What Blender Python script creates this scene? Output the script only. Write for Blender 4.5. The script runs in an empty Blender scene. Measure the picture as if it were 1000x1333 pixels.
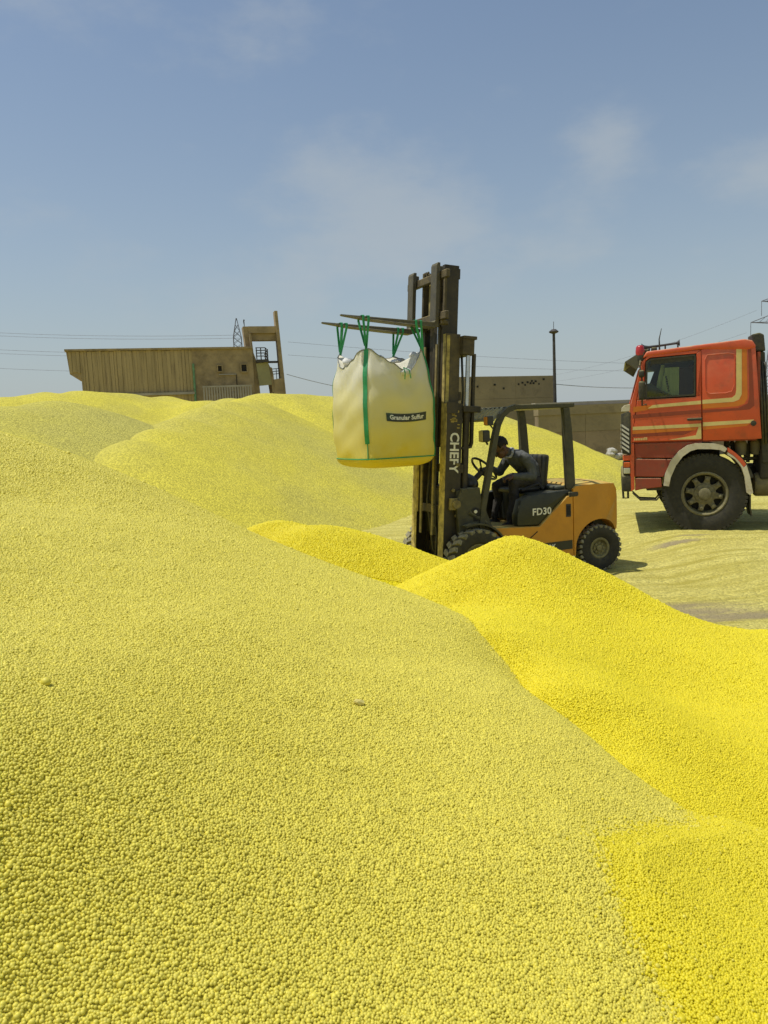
import bpy, bmesh, math, random
import numpy as np
from mathutils import Vector, Matrix, Euler

random.seed(7)
rng = np.random.default_rng(11)
PI = math.pi
R = math.radians
scene = bpy.context.scene
COL = scene.collection

# ------------------------------------------------------------------ camera
CAM_Z = 1.95
TILT, ROLL, FPX = R(6.35), R(-2.5), 1000.0
cam_data = bpy.data.cameras.new('camera')
cam_data.sensor_fit = 'HORIZONTAL'
cam_data.sensor_width = 36.0
cam_data.lens = 36.0 * FPX / 1000.0
cam_data.clip_start = 0.05
cam_data.clip_end = 6000.0
cam_data.dof.use_dof = True
cam_data.dof.focus_distance = 5.0
cam_data.dof.aperture_fstop = 18.0
cam = bpy.data.objects.new('camera', cam_data)
COL.objects.link(cam)
CAM_R = Euler((PI / 2 - TILT, 0, 0)).to_matrix() @ Matrix.Rotation(ROLL, 3, 'Z')
cam.matrix_world = Matrix.Translation((0, 0, CAM_Z)) @ CAM_R.to_4x4()
scene.camera = cam


def at(px, py, Y):
    """the point of the place seen at photo pixel (px, py) at a distance Y ahead"""
    d = CAM_R @ Vector(((px - 500) / FPX, -(py - 666.5) / FPX, -1.0))
    d *= Y / d.y
    return Vector((d.x, d.y, d.z + CAM_Z))


# ------------------------------------------------------------------ light
SUN_DIR = Vector((-0.37, 0.0, 0.925)).normalized()
sun_data = bpy.data.lights.new('sun', 'SUN')
sun_data.energy = 3.7
sun_data.angle = R(0.55)
sun_data.color = (1.0, 0.96, 0.89)
sun = bpy.data.objects.new('sun', sun_data)
sun.rotation_euler = SUN_DIR.to_track_quat('Z', 'Y').to_euler()
COL.objects.link(sun)

world = bpy.data.worlds.new('World')
scene.world = world
world.use_nodes = True
wn = world.node_tree
wn.nodes.clear()


def N(nt, typ, **kw):
    n = nt.nodes.new(typ)
    for k, v in kw.items():
        if k in n.inputs:
            n.inputs[k].default_value = v
        else:
            setattr(n, k, v)
    return n


def L(nt, a, b):
    nt.links.new(a, b)


sky = N(wn, 'ShaderNodeTexSky', sky_type='NISHITA', sun_disc=False)
sky.sun_elevation = math.asin(SUN_DIR.z)
sky.sun_rotation = math.atan2(SUN_DIR.x, SUN_DIR.y)
sky.altitude = 50.0
sky.air_density = 1.2
sky.dust_density = 1.2
sky.ozone_density = 2.0
tc = N(wn, 'ShaderNodeTexCoord')
sxyz = N(wn, 'ShaderNodeSeparateXYZ')
L(wn, tc.outputs['Generated'], sxyz.inputs['Vector'])
# dusty summer air: the sky pales evenly towards the horizon all the way round
zc = N(wn, 'ShaderNodeMath', operation='MAXIMUM')
L(wn, sxyz.outputs['Z'], zc.inputs[0])
zc.inputs[1].default_value = 0.0
zm = N(wn, 'ShaderNodeMath', operation='MULTIPLY')
L(wn, zc.outputs[0], zm.inputs[0])
zm.inputs[1].default_value = -4.3
ze = N(wn, 'ShaderNodeMath', operation='EXPONENT')
L(wn, zm.outputs[0], ze.inputs[0])
zf = N(wn, 'ShaderNodeMath', operation='MULTIPLY')
L(wn, ze.outputs[0], zf.inputs[0])
zf.inputs[1].default_value = 0.92
hz = N(wn, 'ShaderNodeMix', data_type='RGBA')
hz.inputs['B'].default_value = (4.15, 4.75, 5.05, 1)
L(wn, zf.outputs[0], hz.inputs['Factor'])
L(wn, sky.outputs['Color'], hz.inputs['A'])
# thin, faint summer clouds: soft noise on the sky's own direction, thicker in a few places
mp = N(wn, 'ShaderNodeMapping')
mp.inputs['Scale'].default_value = (3.0, 3.0, 6.0)
L(wn, tc.outputs['Generated'], mp.inputs['Vector'])
n1 = N(wn, 'ShaderNodeTexNoise', Scale=1.6, Detail=8.0, Roughness=0.58)
L(wn, mp.outputs['Vector'], n1.inputs['Vector'])
blob = None
for (px, py, rx, rz_, am) in ((450, 300, .20, .11, .66), (545, 290, .12, .07, .58), (790, 183, .055, .04, .62), (985, 225, .10, .05, .45), (80, 8, .16, .05, .5), (290, 365, .26, .08, .5), (930, 330, .16, .06, .30), (640, 340, .22, .08, .32)):
    d = (at(px, py, 1.0) - Vector((0, 0, CAM_Z))).normalized()
    sb = N(wn, 'ShaderNodeMapping', vector_type='TEXTURE')
    sb.inputs['Location'].default_value = d
    sb.inputs['Scale'].default_value = (rx, .3, rz_)
    L(wn, tc.outputs['Generated'], sb.inputs['Vector'])
    ln = N(wn, 'ShaderNodeVectorMath', operation='LENGTH')
    L(wn, sb.outputs['Vector'], ln.inputs[0])
    rb = N(wn, 'ShaderNodeMapRange', interpolation_type='SMOOTHSTEP')
    rb.inputs['From Min'].default_value = 1.25
    rb.inputs['From Max'].default_value = 0.0
    rb.inputs['To Max'].default_value = am
    L(wn, ln.outputs['Value'], rb.inputs['Value'])
    if blob is None:
        blob = rb.outputs['Result']
    else:
        ad = N(wn, 'ShaderNodeMath', operation='MAXIMUM')
        L(wn, blob, ad.inputs[0])
        L(wn, rb.outputs['Result'], ad.inputs[1])
        blob = ad.outputs[0]
nsub = N(wn, 'ShaderNodeMath', operation='ADD')
L(wn, n1.outputs['Fac'], nsub.inputs[0])
bs_ = N(wn, 'ShaderNodeMath', operation='MULTIPLY')
L(wn, blob, bs_.inputs[0])
bs_.inputs[1].default_value = 0.50
L(wn, bs_.outputs[0], nsub.inputs[1])
r1 = N(wn, 'ShaderNodeMapRange', interpolation_type='SMOOTHSTEP')
r1.inputs['From Min'].default_value = 0.56
r1.inputs['From Max'].default_value = 0.92
r1.inputs['To Max'].default_value = 0.50
L(wn, nsub.outputs[0], r1.inputs['Value'])
mixc = N(wn, 'ShaderNodeMix', data_type='RGBA')
mixc.inputs['B'].default_value = (4.6, 5.0, 5.2, 1)
L(wn, r1.outputs['Result'], mixc.inputs['Factor'])
L(wn, hz.outputs['Result'], mixc.inputs['A'])
bg = N(wn, 'ShaderNodeBackground', Strength=0.10)
L(wn, mixc.outputs['Result'], bg.inputs['Color'])
wo = N(wn, 'ShaderNodeOutputWorld')
L(wn, bg.outputs['Background'], wo.inputs['Surface'])

scene.render.engine = 'CYCLES'
scene.view_settings.view_transform = 'Standard'
scene.view_settings.look = 'None'
scene.view_settings.gamma = 1.0
scene.view_settings.use_curve_mapping = False
scene.view_settings.exposure = 0.0
scene.cycles.max_bounces = 6
scene.cycles.diffuse_bounces = 3


# ------------------------------------------------------------------ materials
DUST = (0.55, 0.47, 0.13)


def mat(name, base, rough=0.6, metal=0.0, var=0.25, scale=6.0, dust=0.0, dustc=DUST, top=0.0,
        spot=None, spot_amt=0.0, spot_scale=9.0, bump=0.0, bump_scale=60.0, streak=None, spec=0.5, coat=0.0):
    """painted / raw surface with uneven tone, blotches of wear and sulfur dust that lies on upward faces"""
    m = bpy.data.materials.new(name)
    m.use_nodes = True
    nt = m.node_tree
    b = nt.nodes['Principled BSDF']
    b.inputs['Roughness'].default_value = rough
    b.inputs['Metallic'].default_value = metal
    b.inputs['Specular IOR Level'].default_value = spec
    if coat:
        b.inputs['Coat Weight'].default_value = coat
        b.inputs['Coat Roughness'].default_value = 0.25
    t = N(nt, 'ShaderNodeTexCoord')
    vec = t.outputs['Object']
    if streak:
        mpp = N(nt, 'ShaderNodeMapping')
        mpp.inputs['Scale'].default_value = streak
        L(nt, vec, mpp.inputs['Vector'])
        vec = mpp.outputs['Vector']
    no = N(nt, 'ShaderNodeTexNoise', Scale=scale, Detail=6.0, Roughness=0.6)
    L(nt, vec, no.inputs['Vector'])
    ra = N(nt, 'ShaderNodeMapRange')
    ra.inputs['From Min'].default_value = 0.3
    ra.inputs['From Max'].default_value = 0.7
    ra.inputs['To Min'].default_value = 1.0 - var
    ra.inputs['To Max'].default_value = 1.0 + var
    L(nt, no.outputs['Fac'], ra.inputs['Value'])
    mul = N(nt, 'ShaderNodeMix', data_type='RGBA', blend_type='MULTIPLY')
    mul.inputs['Factor'].default_value = 1.0
    mul.inputs['A'].default_value = (*base, 1)
    L(nt, ra.outputs['Result'], mul.inputs['B'])
    cur = mul.outputs['Result']
    if spot:
        ns = N(nt, 'ShaderNodeTexNoise', Scale=spot_scale, Detail=8.0, Roughness=0.7)
        L(nt, vec, ns.inputs['Vector'])
        rs = N(nt, 'ShaderNodeMapRange')
        rs.inputs['From Min'].default_value = 0.52
        rs.inputs['From Max'].default_value = 0.66
        rs.inputs['To Max'].default_value = spot_amt
        L(nt, ns.outputs['Fac'], rs.inputs['Value'])
        mx = N(nt, 'ShaderNodeMix', data_type='RGBA')
        L(nt, rs.outputs['Result'], mx.inputs['Factor'])
        L(nt, cur, mx.inputs['A'])
        mx.inputs['B'].default_value = (*spot, 1)
        cur = mx.outputs['Result']
    if dust or top:
        nd = N(nt, 'ShaderNodeTexNoise', Scale=scale * 2.3, Detail=7.0, Roughness=0.65)
        L(nt, t.outputs['Object'], nd.inputs['Vector'])
        ge = N(nt, 'ShaderNodeNewGeometry')
        sx = N(nt, 'ShaderNodeSeparateXYZ')
        L(nt, ge.outputs['Normal'], sx.inputs['Vector'])
        up = N(nt, 'ShaderNodeMath', operation='MULTIPLY_ADD', use_clamp=True)
        L(nt, sx.outputs['Z'], up.inputs[0])
        up.inputs[1].default_value = top
        up.inputs[2].default_value = dust
        am = N(nt, 'ShaderNodeMath', operation='MULTIPLY', use_clamp=True)
        rd = N(nt, 'ShaderNodeMapRange')
        rd.inputs['From Min'].default_value = 0.35
        rd.inputs['From Max'].default_value = 0.65
        rd.inputs['To Min'].default_value = 0.25
        rd.inputs['To Max'].default_value = 1.5
        L(nt, nd.outputs['Fac'], rd.inputs['Value'])
        L(nt, up.outputs[0], am.inputs[0])
        L(nt, rd.outputs['Result'], am.inputs[1])
        md = N(nt, 'ShaderNodeMix', data_type='RGBA')
        L(nt, am.outputs[0], md.inputs['Factor'])
        L(nt, cur, md.inputs['A'])
        md.inputs['B'].default_value = (*dustc, 1)
        cur = md.outputs['Result']
        mr = N(nt, 'ShaderNodeMix', data_type='FLOAT')
        L(nt, am.outputs[0], mr.inputs['Factor'])
        mr.inputs['A'].default_value = rough
        mr.inputs['B'].default_value = 0.95
        L(nt, mr.outputs['Result'], b.inputs['Roughness'])
    L(nt, cur, b.inputs['Base Color'])
    if bump:
        nb = N(nt, 'ShaderNodeTexNoise', Scale=bump_scale, Detail=5.0)
        L(nt, vec, nb.inputs['Vector'])
        bp = N(nt, 'ShaderNodeBump', Strength=bump, Distance=0.02)
        L(nt, nb.outputs['Fac'], bp.inputs['Height'])
        L(nt, bp.outputs['Normal'], b.inputs['Normal'])
    return m


# ------------------------------------------------------------------ object helpers
def link(name, me, material=None, parent=None, loc=None, smooth=None):
    if smooth is not None:
        me.polygons.foreach_set('use_smooth', [smooth] * len(me.polygons))
    o = bpy.data.objects.new(name, me)
    COL.objects.link(o)
    if material is not None and not len(me.materials):
        for mm in (material if isinstance(material, (list, tuple)) else [material]):
            me.materials.append(mm)
    if parent is not None:
        o.parent = parent
    if loc is not None:
        o.location = loc
    return o


def tag(o, label=None, cat=None, group=None, kind=None):
    if label: o['label'] = label
    if cat: o['category'] = cat
    if group: o['group'] = group
    if kind: o['kind'] = kind
    return o


def thing(name, label, cat, loc=(0, 0, 0), rz=0.0, group=None):
    o = bpy.data.objects.new(name, None)
    o.empty_display_size = 0.2
    COL.objects.link(o)
    o.location = loc
    o.rotation_euler = (0, 0, rz)
    return tag(o, label, cat, group)


def copy_tree(o, parent=None):
    kids = list(o.children)
    c = o.copy()
    COL.objects.link(c)
    if parent is not None:
        c.parent = parent
    for k in kids:
        copy_tree(k, c)
    return c


class MB:
    """collects simple shapes and links them as ONE mesh object"""

    def __init__(self):
        self.bm = bmesh.new()

    def _merge(self, tmp, M=None):
        if M is not None:
            tmp.transform(M)
        me = bpy.data.meshes.new('tmp')
        tmp.to_mesh(me)
        tmp.free()
        self.bm.from_mesh(me)
        bpy.data.meshes.remove(me)
        return self

    def box(self, a, b, bevel=0.0, seg=2, M=None):
        t = bmesh.new()
        bmesh.ops.create_cube(t, size=1.0)
        a, b = Vector(a), Vector(b)
        c, s = (a + b) / 2, b - a
        for v in t.verts:
            v.co = Vector((v.co.x * s.x + c.x, v.co.y * s.y + c.y, v.co.z * s.z + c.z))
        bmesh.ops.recalc_face_normals(t, faces=t.faces)
        if bevel > 0:
            bmesh.ops.bevel(t, geom=t.edges[:], offset=bevel, segments=seg, profile=0.6, affect='EDGES', clamp_overlap=True)
        return self._merge(t, M)

    def prism(self, pts, y0, y1, bevel=0.0, axis='y', seg=2, M=None):
        """polygon pts in the (x, z) plane extruded from y0 to y1 (axis y), or (x,y) along z, or (y,z) along x"""
        t = bmesh.new()

        def mk(p, d):
            if axis == 'y': return (p[0], d, p[1])
            if axis == 'z': return (p[0], p[1], d)
            return (d, p[0], p[1])
        v0 = [t.verts.new(mk(p, y0)) for p in pts]
        v1 = [t.verts.new(mk(p, y1)) for p in pts]
        t.faces.new(v0)
        t.faces.new(list(reversed(v1)))
        n = len(pts)
        for i in range(n):
            t.faces.new((v0[i], v1[i], v1[(i + 1) % n], v0[(i + 1) % n]))
        bmesh.ops.recalc_face_normals(t, faces=t.faces)
        if bevel > 0:
            bmesh.ops.bevel(t, geom=t.edges[:], offset=bevel, segments=seg, profile=0.6, affect='EDGES', clamp_overlap=True)
        return self._merge(t, M)

    def tube(self, pts, r, n=8, M=None, caps=True, closed=False):
        t = bmesh.new()
        pts = [Vector(p) for p in pts]
        k = len(pts)
        rs = r if isinstance(r, (list, tuple)) else [r] * k
        rings = []
        up = None
        for i in range(k):
            if closed:
                d = (pts[(i + 1) % k] - pts[i - 1]).normalized()
            else:
                d = (pts[min(i + 1, k - 1)] - pts[max(i - 1, 0)]).normalized()
            if up is None:
                up = d.orthogonal().normalized()
            up = (up - d * up.dot(d))
            up = up.normalized() if up.length > 1e-6 else d.orthogonal().normalized()
            w = d.cross(up)
            rings.append([t.verts.new(pts[i] + (up * math.cos(2 * PI * j / n) + w * math.sin(2 * PI * j / n)) * rs[i]) for j in range(n)])
        for i in range(k if closed else k - 1):
            a, b = rings[i], rings[(i + 1) % k]
            for j in range(n):
                t.faces.new((a[j], a[(j + 1) % n], b[(j + 1) % n], b[j]))
        if caps and not closed:
            t.faces.new(list(reversed(rings[0])))
            t.faces.new(rings[-1])
        bmesh.ops.recalc_face_normals(t, faces=t.faces)
        return self._merge(t, M)

    def ribbon(self, pts, wdir, width, thick, M=None):
        """flat strap along pts; wdir = direction of its width (one vector or one per point)"""
        t = bmesh.new()
        pts = [Vector(p) for p in pts]
        k = len(pts)
        rings = []
        for i in range(k):
            d = (pts[min(i + 1, k - 1)] - pts[max(i - 1, 0)]).normalized()
            w = Vector(wdir[i] if isinstance(wdir, list) else wdir)
            w = (w - d * w.dot(d)).normalized()
            nn = d.cross(w)
            ww = width[i] if isinstance(width, list) else width
            rings.append([t.verts.new(pts[i] + w * (sx * ww / 2) + nn * (sy * thick / 2)) for sx, sy in ((-1, -1), (1, -1), (1, 1), (-1, 1))])
        for i in range(k - 1):
            for j in range(4):
                t.faces.new((rings[i][j], rings[i][(j + 1) % 4], rings[i + 1][(j + 1) % 4], rings[i + 1][j]))
        t.faces.new(list(reversed(rings[0])))
        t.faces.new(rings[-1])
        bmesh.ops.recalc_face_normals(t, faces=t.faces)
        return self._merge(t, M)

    def lathe(self, prof, n=32, axis='y', M=None):
        """profile of (radius, height) revolved about the axis"""
        t = bmesh.new()
        rings = []
        for r, h in prof:
            if r < 1e-6:
                p = [(0, 0, h)]
            else:
                p = [(r * math.cos(2 * PI * j / n), r * math.sin(2 * PI * j / n), h) for j in range(n)]
            if axis == 'y': p = [(a, c, b) for a, b, c in p]
            if axis == 'x': p = [(c, a, b) for a, b, c in p]
            rings.append([t.verts.new(q) for q in p])
        for a, b in zip(rings, rings[1:]):
            for j in range(n):
                q = []
                for v in (a[j % len(a)], a[(j + 1) % len(a)], b[(j + 1) % len(b)], b[j % len(b)]):
                    if v not in q: q.append(v)
                if len(q) > 2:
                    t.faces.new(q)
        bmesh.ops.recalc_face_normals(t, faces=t.faces)
        return self._merge(t, M)

    def sphere(self, c, r, n=12, sc=(1, 1, 1), M=None):
        t = bmesh.new()
        bmesh.ops.create_uvsphere(t, u_segments=n, v_segments=max(6, n // 2 + 2), radius=r)
        for v in t.verts:
            v.co = Vector((v.co.x * sc[0] + c[0], v.co.y * sc[1] + c[1], v.co.z * sc[2] + c[2]))
        return self._merge(t, M)

    def build(self, name, material, parent=None, loc=None, smooth=False, M=None):
        if M is not None:
            self.bm.transform(M)
        if smooth == 'auto':
            for e in self.bm.edges:
                if len(e.link_faces) == 2 and e.calc_face_angle(0) > R(38):
                    e.smooth = False
            for f in self.bm.faces:
                f.smooth = True
        elif smooth:
            for f in self.bm.faces:
                f.smooth = True
        me = bpy.data.meshes.new(name)
        self.bm.to_mesh(me)
        self.bm.free()
        return link(name, me, material, parent, loc)


def text_part(name, body, size, material, parent, M, extrude=0.002, align='CENTER', bold=0.0, spacing=1.0, warp=None):
    cu = bpy.data.curves.new(name, 'FONT')
    cu.body = body
    cu.size = size
    cu.extrude = extrude
    cu.align_x = align
    cu.align_y = 'CENTER'
    cu.offset = bold
    cu.space_character = spacing
    cu.resolution_u = 3
    o = bpy.data.objects.new('tmp', cu)
    COL.objects.link(o)
    dg = bpy.context.evaluated_depsgraph_get()
    me = bpy.data.meshes.new_from_object(o.evaluated_get(dg))
    bpy.data.objects.remove(o)
    bpy.data.curves.remove(cu)
    me.materials.clear()
    if warp:
        for v in me.vertices:
            v.co = warp(v.co)
    if M is not None:
        me.transform(M)
    return link(name, me, material, parent)


# ------------------------------------------------------------------ numeric helpers
def vnoise(x, y, scale, seed=0, octv=4, gain=0.5):
    """smooth value noise in about -1..1 on arrays"""
    out = np.zeros_like(x, dtype=float)
    amp, tot = 1.0, 0.0
    for o in range(octv):
        s = scale * 2 ** o
        X, Y = x * s + 17.3 * o + seed * 3.7, y * s - 9.1 * o + seed * 1.3
        xi, yi = np.floor(X), np.floor(Y)
        fx, fy = X - xi, Y - yi
        fx, fy = fx * fx * (3 - 2 * fx), fy * fy * (3 - 2 * fy)

        def h(a, b):
            v = np.sin(a * 127.1 + b * 311.7 + seed * 74.7 + o * 19.19) * 43758.5453
            return (v - np.floor(v)) * 2 - 1
        out += amp * ((h(xi, yi) * (1 - fx) + h(xi + 1, yi) * fx) * (1 - fy) + (h(xi, yi + 1) * (1 - fx) + h(xi + 1, yi + 1) * fx) * fy)
        tot += amp
        amp *= gain
    return out / tot


class Spline2:
    """thin-plate surface z(x, y) through measured points"""

    def __init__(self, pts, smooth=0.0):
        p = np.array([[v[0], v[1], v[2]] for v in pts], float)
        self.c = p[:, :2]
        n = len(p)
        K = self.phi(np.linalg.norm(self.c[:, None] - self.c[None], axis=2)) + smooth * np.eye(n)
        Pm = np.c_[np.ones(n), self.c]
        A = np.block([[K, Pm], [Pm.T, np.zeros((3, 3))]])
        self.w = np.linalg.solve(A, np.r_[p[:, 2], 0, 0, 0])

    @staticmethod
    def phi(r):
        return r * r * np.log(np.maximum(r, 1e-9))

    def __call__(self, x, y):
        x, y = np.asarray(x, float), np.asarray(y, float)
        sh = x.shape
        x, y = x.ravel(), y.ravel()
        out = np.empty(len(x))
        for s in range(0, len(x), 40000):
            xs, ys = x[s:s + 40000], y[s:s + 40000]
            r = np.sqrt((xs[:, None] - self.c[None, :, 0]) ** 2 + (ys[:, None] - self.c[None, :, 1]) ** 2)
            out[s:s + 40000] = self.phi(r) @ self.w[:-3] + self.w[-3] + self.w[-2] * xs + self.w[-1] * ys
        return out.reshape(sh)


def sstep(a, b, x):
    t = np.clip((x - a) / (b - a), 0, 1)
    return t * t * (3 - 2 * t)
# ================================================================== the ground and the heaps
def ground_z(x, y):
    x, y = np.asarray(x, float), np.asarray(y, float)
    z = 0.17 * sstep(3.2, 4.5, x) * (1 - sstep(14, 20, y)) * sstep(7.0, 9.6, y)
    near = 1 - sstep(16, 30, np.hypot(x, y))
    # shallow wheel ruts and raked lines run across the yard
    u = y + 0.10 * x + 0.04 * vnoise(x, y, 0.25, 3, 2)
    z = z + near * (0.018 * vnoise(x * 0.35, u * 2.6, 1.0, 5, 4) + 0.018 * vnoise(x, y, 2.2, 8, 4))
    z = z + near * (0.010 * vnoise(x * 1.1, u * 6.5, 1.0, 6, 3) + 0.007 * vnoise(x, y, 9.0, 18, 2))
    for c, wd in ((7.75, 0.16), (8.35, 0.13), (9.25, 0.12), (11.1, 0.2), (13.2, 0.2)):
        z = z - near * 0.020 * np.exp(-((u - c) / wd) ** 2) * (0.6 + 0.6 * vnoise(x, y, 3.0, int(c * 10), 2) + 0.35 * np.sin(x * 42 + 9 * u))
    return z


# --- pale weathered heap in front (measured along the photograph's columns)
P_px = [
    (500, 1333, 1.15), (0, 1333, 1.0), (250, 1333, 1.07), (750, 1333, 1.2), (900, 1333, 1.25), (1000, 1333, 1.3),
    (0, 1000, 1.32), (250, 1000, 1.6), (500, 1000, 1.9), (750, 1100, 1.7), (640, 960, 2.2), (1000, 1200, 1.72),
    (0, 800, 2.35), (250, 800, 2.65), (500, 860, 2.8), (0, 650, 4.4), (250, 700, 4.3), (120, 690, 3.9), (400, 780, 3.5),
    (0, 562, 7.2), (100, 598, 6.4), (200, 645, 5.7), (320, 697, 5.2), (420, 735, 4.8), (500, 767, 4.5), (600, 830, 3.6),
    (690, 905, 2.95), (750, 950, 2.7), (830, 1015, 2.4), (900, 1076, 2.15), (1000, 1098, 2.12)]
P_pts = [at(*p) for p in P_px]
ridge = [at(0, 562, 7.2), at(100, 598, 6.4), at(200, 645, 5.7), at(320, 697, 5.2), at(420, 735, 4.8), at(500, 767, 4.5), at(600, 830, 3.6),
         at(690, 905, 2.95), at(750, 950, 2.7), at(830, 1015, 2.4), at(900, 1076, 2.15), at(1000, 1098, 2.12)]
for i, p in enumerate(ridge):
    d = Vector((0.55 + 0.1 * i / 11, 1.0, 0)).normalized()
    for s, f in (((0.8, 0.30), (2.2, 1.0), (4.6, 2.5)) if i < 7 else ((0.5, 0.33), (1.6, 0.95))):
        q = p + d * s
        P_pts.append(Vector((q.x, q.y, p.z - f)))
P_pts += [Vector(v) for v in ((-2.6, 0.9, 2.25), (-1.2, 0.2, 1.5), (0, 0.2, 0.85), (0, -1.5, 0.6), (1.2, 0.3, 0.7), (-3, -1.5, 2.2), (2.0, 0.5, 0.3),
                              (2.2, -1.2, 0.2), (-6.5, 5.0, 2.9), (-6.5, 1.0, 3.0), (2.2, 1.8, 0.35), (-6.0, 9.0, 1.7), (-6.0, 13.0, -0.8), (-9.0, 13.5, -0.8), (-9.0, 8.0, 2.2), (-10.0, 3.0, 3.0), (1.7, 1.2, 0.62))]
P_spl = Spline2(P_pts, 1e-4)


def P_z(x, y):
    return P_spl(x, y) + 0.016 * vnoise(x, y, 1.3, 2, 3) + 0.004 * vnoise(x, y, 9.0, 4, 2)


# --- fresh bright heap behind it on the right
B_px = [(665, 700, 6.3), (700, 707, 6.3), (625, 722, 6.6), (600, 735, 6.75), (580, 741, 6.9), (545, 754, 6.95), (745, 727, 6.25), (790, 747, 6.2), (850, 780, 6.0), (940, 815, 5.7), (1000, 822, 6.0),
        (700, 800, 4.9), (660, 770, 5.3), (640, 800, 4.6), (590, 793, 5.2), (760, 790, 5.2), (850, 900, 4.0), (1000, 950, 3.6), (800, 790, 5.5), (900, 850, 4.8), (620, 828, 3.95), (560, 790, 5.1),
        (700, 900, 3.2), (770, 948, 2.95), (850, 1010, 2.6), (905, 1062, 2.42), (1000, 1070, 2.65), (760, 860, 3.9), (540, 775, 5.6)]
B_pts = [at(*p) for p in B_px]
for (px, py, Y) in B_px[:11]:
    p = at(px, py, Y)
    for s, f in ((0.7, 0.30), (1.9, 0.95)):
        B_pts.append(Vector((p.x + 0.12 * s, p.y + s, p.z - f)))
for p in [at(*q) for q in ((600, 860, 3.3), (500, 900, 2.5), (500, 1100, 1.6), (750, 1100, 1.75), (900, 1250, 1.5), (300, 760, 3.6), (450, 780, 4.0))]:
    B_pts.append(Vector((p.x, p.y, p.z - 0.4)))
B_pts += [Vector(v) for v in ((3.6, 4.0, 0.05), (3.9, 5.6, -0.15), (3.2, 3.0, 0.15), (2.4, 2.2, 0.2), (4.2, 2.0, -0.4), (-0.8, 6.8, 0.2))]
B_spl = Spline2(B_pts, 1e-4)


def B_z(x, y):
    return B_spl(x, y) + 0.020 * vnoise(x, y, 1.4, 12, 3) + 0.005 * vnoise(x, y, 8.0, 14, 2)


# --- spill of fresh granules over the pale slope at the lower right
def on_P(px, py):
    lo, hi = 0.5, 9.0
    for k in range(60):
        Y = lo + 0.02 * k if k < 0 else lo
        break
    Ys = np.linspace(0.5, 6.0, 700)
    d = at(px, py, 1.0) - Vector((0, 0, CAM_Z))
    xs, ys, zs = d.x * Ys, d.y * Ys, CAM_Z + d.z * Ys
    below = zs < P_spl(xs, ys)
    k = int(np.argmax(below))
    return (xs[k], ys[k])


edge_px = [(905, 1081), (850, 1079), (800, 1084), (779, 1098), (786, 1130), (800, 1165), (812, 1195), (826, 1232), (848, 1270), (868, 1310), (880, 1333)]
C_edge = [on_P(*q) for q in edge_px]
C_poly = [(2.3, 3.2), (1.45, 3.2), (C_edge[0][0] + .10, C_edge[0][1] + .35)] + C_edge + [(0.52, 0.9), (0.6, 0.2), (2.3, 0.2)]


def poly_sd(x, y, poly):
    """signed distance to a polygon, positive inside"""
    x, y = np.asarray(x, float), np.asarray(y, float)
    d = np.full(x.shape, 1e9)
    ins = np.zeros(x.shape, bool)
    n = len(poly)
    for i in range(n):
        ax, ay = poly[i]
        bx, by = poly[(i + 1) % n]
        ex, ey = bx - ax, by - ay
        t = np.clip(((x - ax) * ex + (y - ay) * ey) / (ex * ex + ey * ey + 1e-12), 0, 1)
        d = np.minimum(d, np.hypot(x - ax - t * ex, y - ay - t * ey))
        c = ((ay > y) != (by > y)) & (x < ex * (y - ay) / (by - ay + 1e-12) + ax)
        ins ^= c
    return np.where(ins, d, -d)


def C_z(x, y):
    s = poly_sd(x, y, C_poly) + 0.012 * vnoise(x, y, 14.0, 33, 3)
    return P_z(x, y) + np.where(s > 0, np.minimum(s * 0.3, 0.028), s * 0.8)


# --- heaps dumped by a loader: rounded cones run together
def cones(lst, x, y, k=0.10):
    x, y = np.asarray(x, float), np.asarray(y, float)
    acc = np.zeros(x.shape)
    mx = np.full(x.shape, -1e9)
    hs = []
    for (cx, cy, cz, sl, rr) in lst:
        h = cz + sl * rr - sl * np.sqrt((x - cx) ** 2 + (y - cy) ** 2 + rr * rr)
        hs.append(h)
        mx = np.maximum(mx, h)
    for h in hs:
        acc += np.exp(np.clip((h - mx) / k, -40, 0))
    return mx + k * np.log(acc) - k * 0.35


def cone_list(px_list):
    out = []
    for (px, py, Y, sl, rr) in px_list:
        p = at(px, py, Y)
        out.append((p.x, p.y, p.z, sl, rr))
    return out


A_list = cone_list([(352, 680, 7.45, .50, .22), (366, 682, 7.4, .5, .25), (412, 683, 7.05, .46, .3), (450, 700, 7.0, .46, .3), (490, 722, 7.0, .46, .3), (528, 752, 7.0, .5, .3)])


def A_z(x, y):
    return cones(A_list, x, y, 0.04) + 0.02 * vnoise(x, y, 1.6, 21, 3)


D_list = cone_list([
    (-120, 515, 25, .5, 1.2), (-60, 515, 25, .5, 1.0), (0, 514, 25, .5, 1.0), (55, 509, 26, .5, .9), (110, 508, 27, .5, 1.0), (160, 511, 28, .5, 1.0), (215, 515, 29, .5, 1.0), (262, 521, 28, .5, 1.0),
    (300, 519, 25.5, .52, .8), (338, 514, 24.5, .52, .7), (368, 514, 24.8, .52, .8), (400, 515, 25.5, .52, 1.0), (437, 518, 26, .52, 1.0), (480, 521, 26, .50, 1.0),
    (530, 526, 26, .50, 1.0), (575, 530, 25.5, .48, 1.0), (612, 536, 25, .47, .9), (640, 546, 25, .47, .8)])
H_list = cone_list([(-90, 525, 15.5, .48, .8), (0, 528, 16, .46, .8), (66, 520, 17.2, .46, .7), (100, 528, 17.4, .46, .7)])
S_list = cone_list([(316, 518, 22.3, .5, .5), (292, 522, 21.0, .5, .5), (265, 530, 19.4, .5, .45), (232, 543, 17.6, .5, .4), (200, 556, 16.2, .5, .35), (168, 570, 15.0, .5, .3)])


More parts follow.
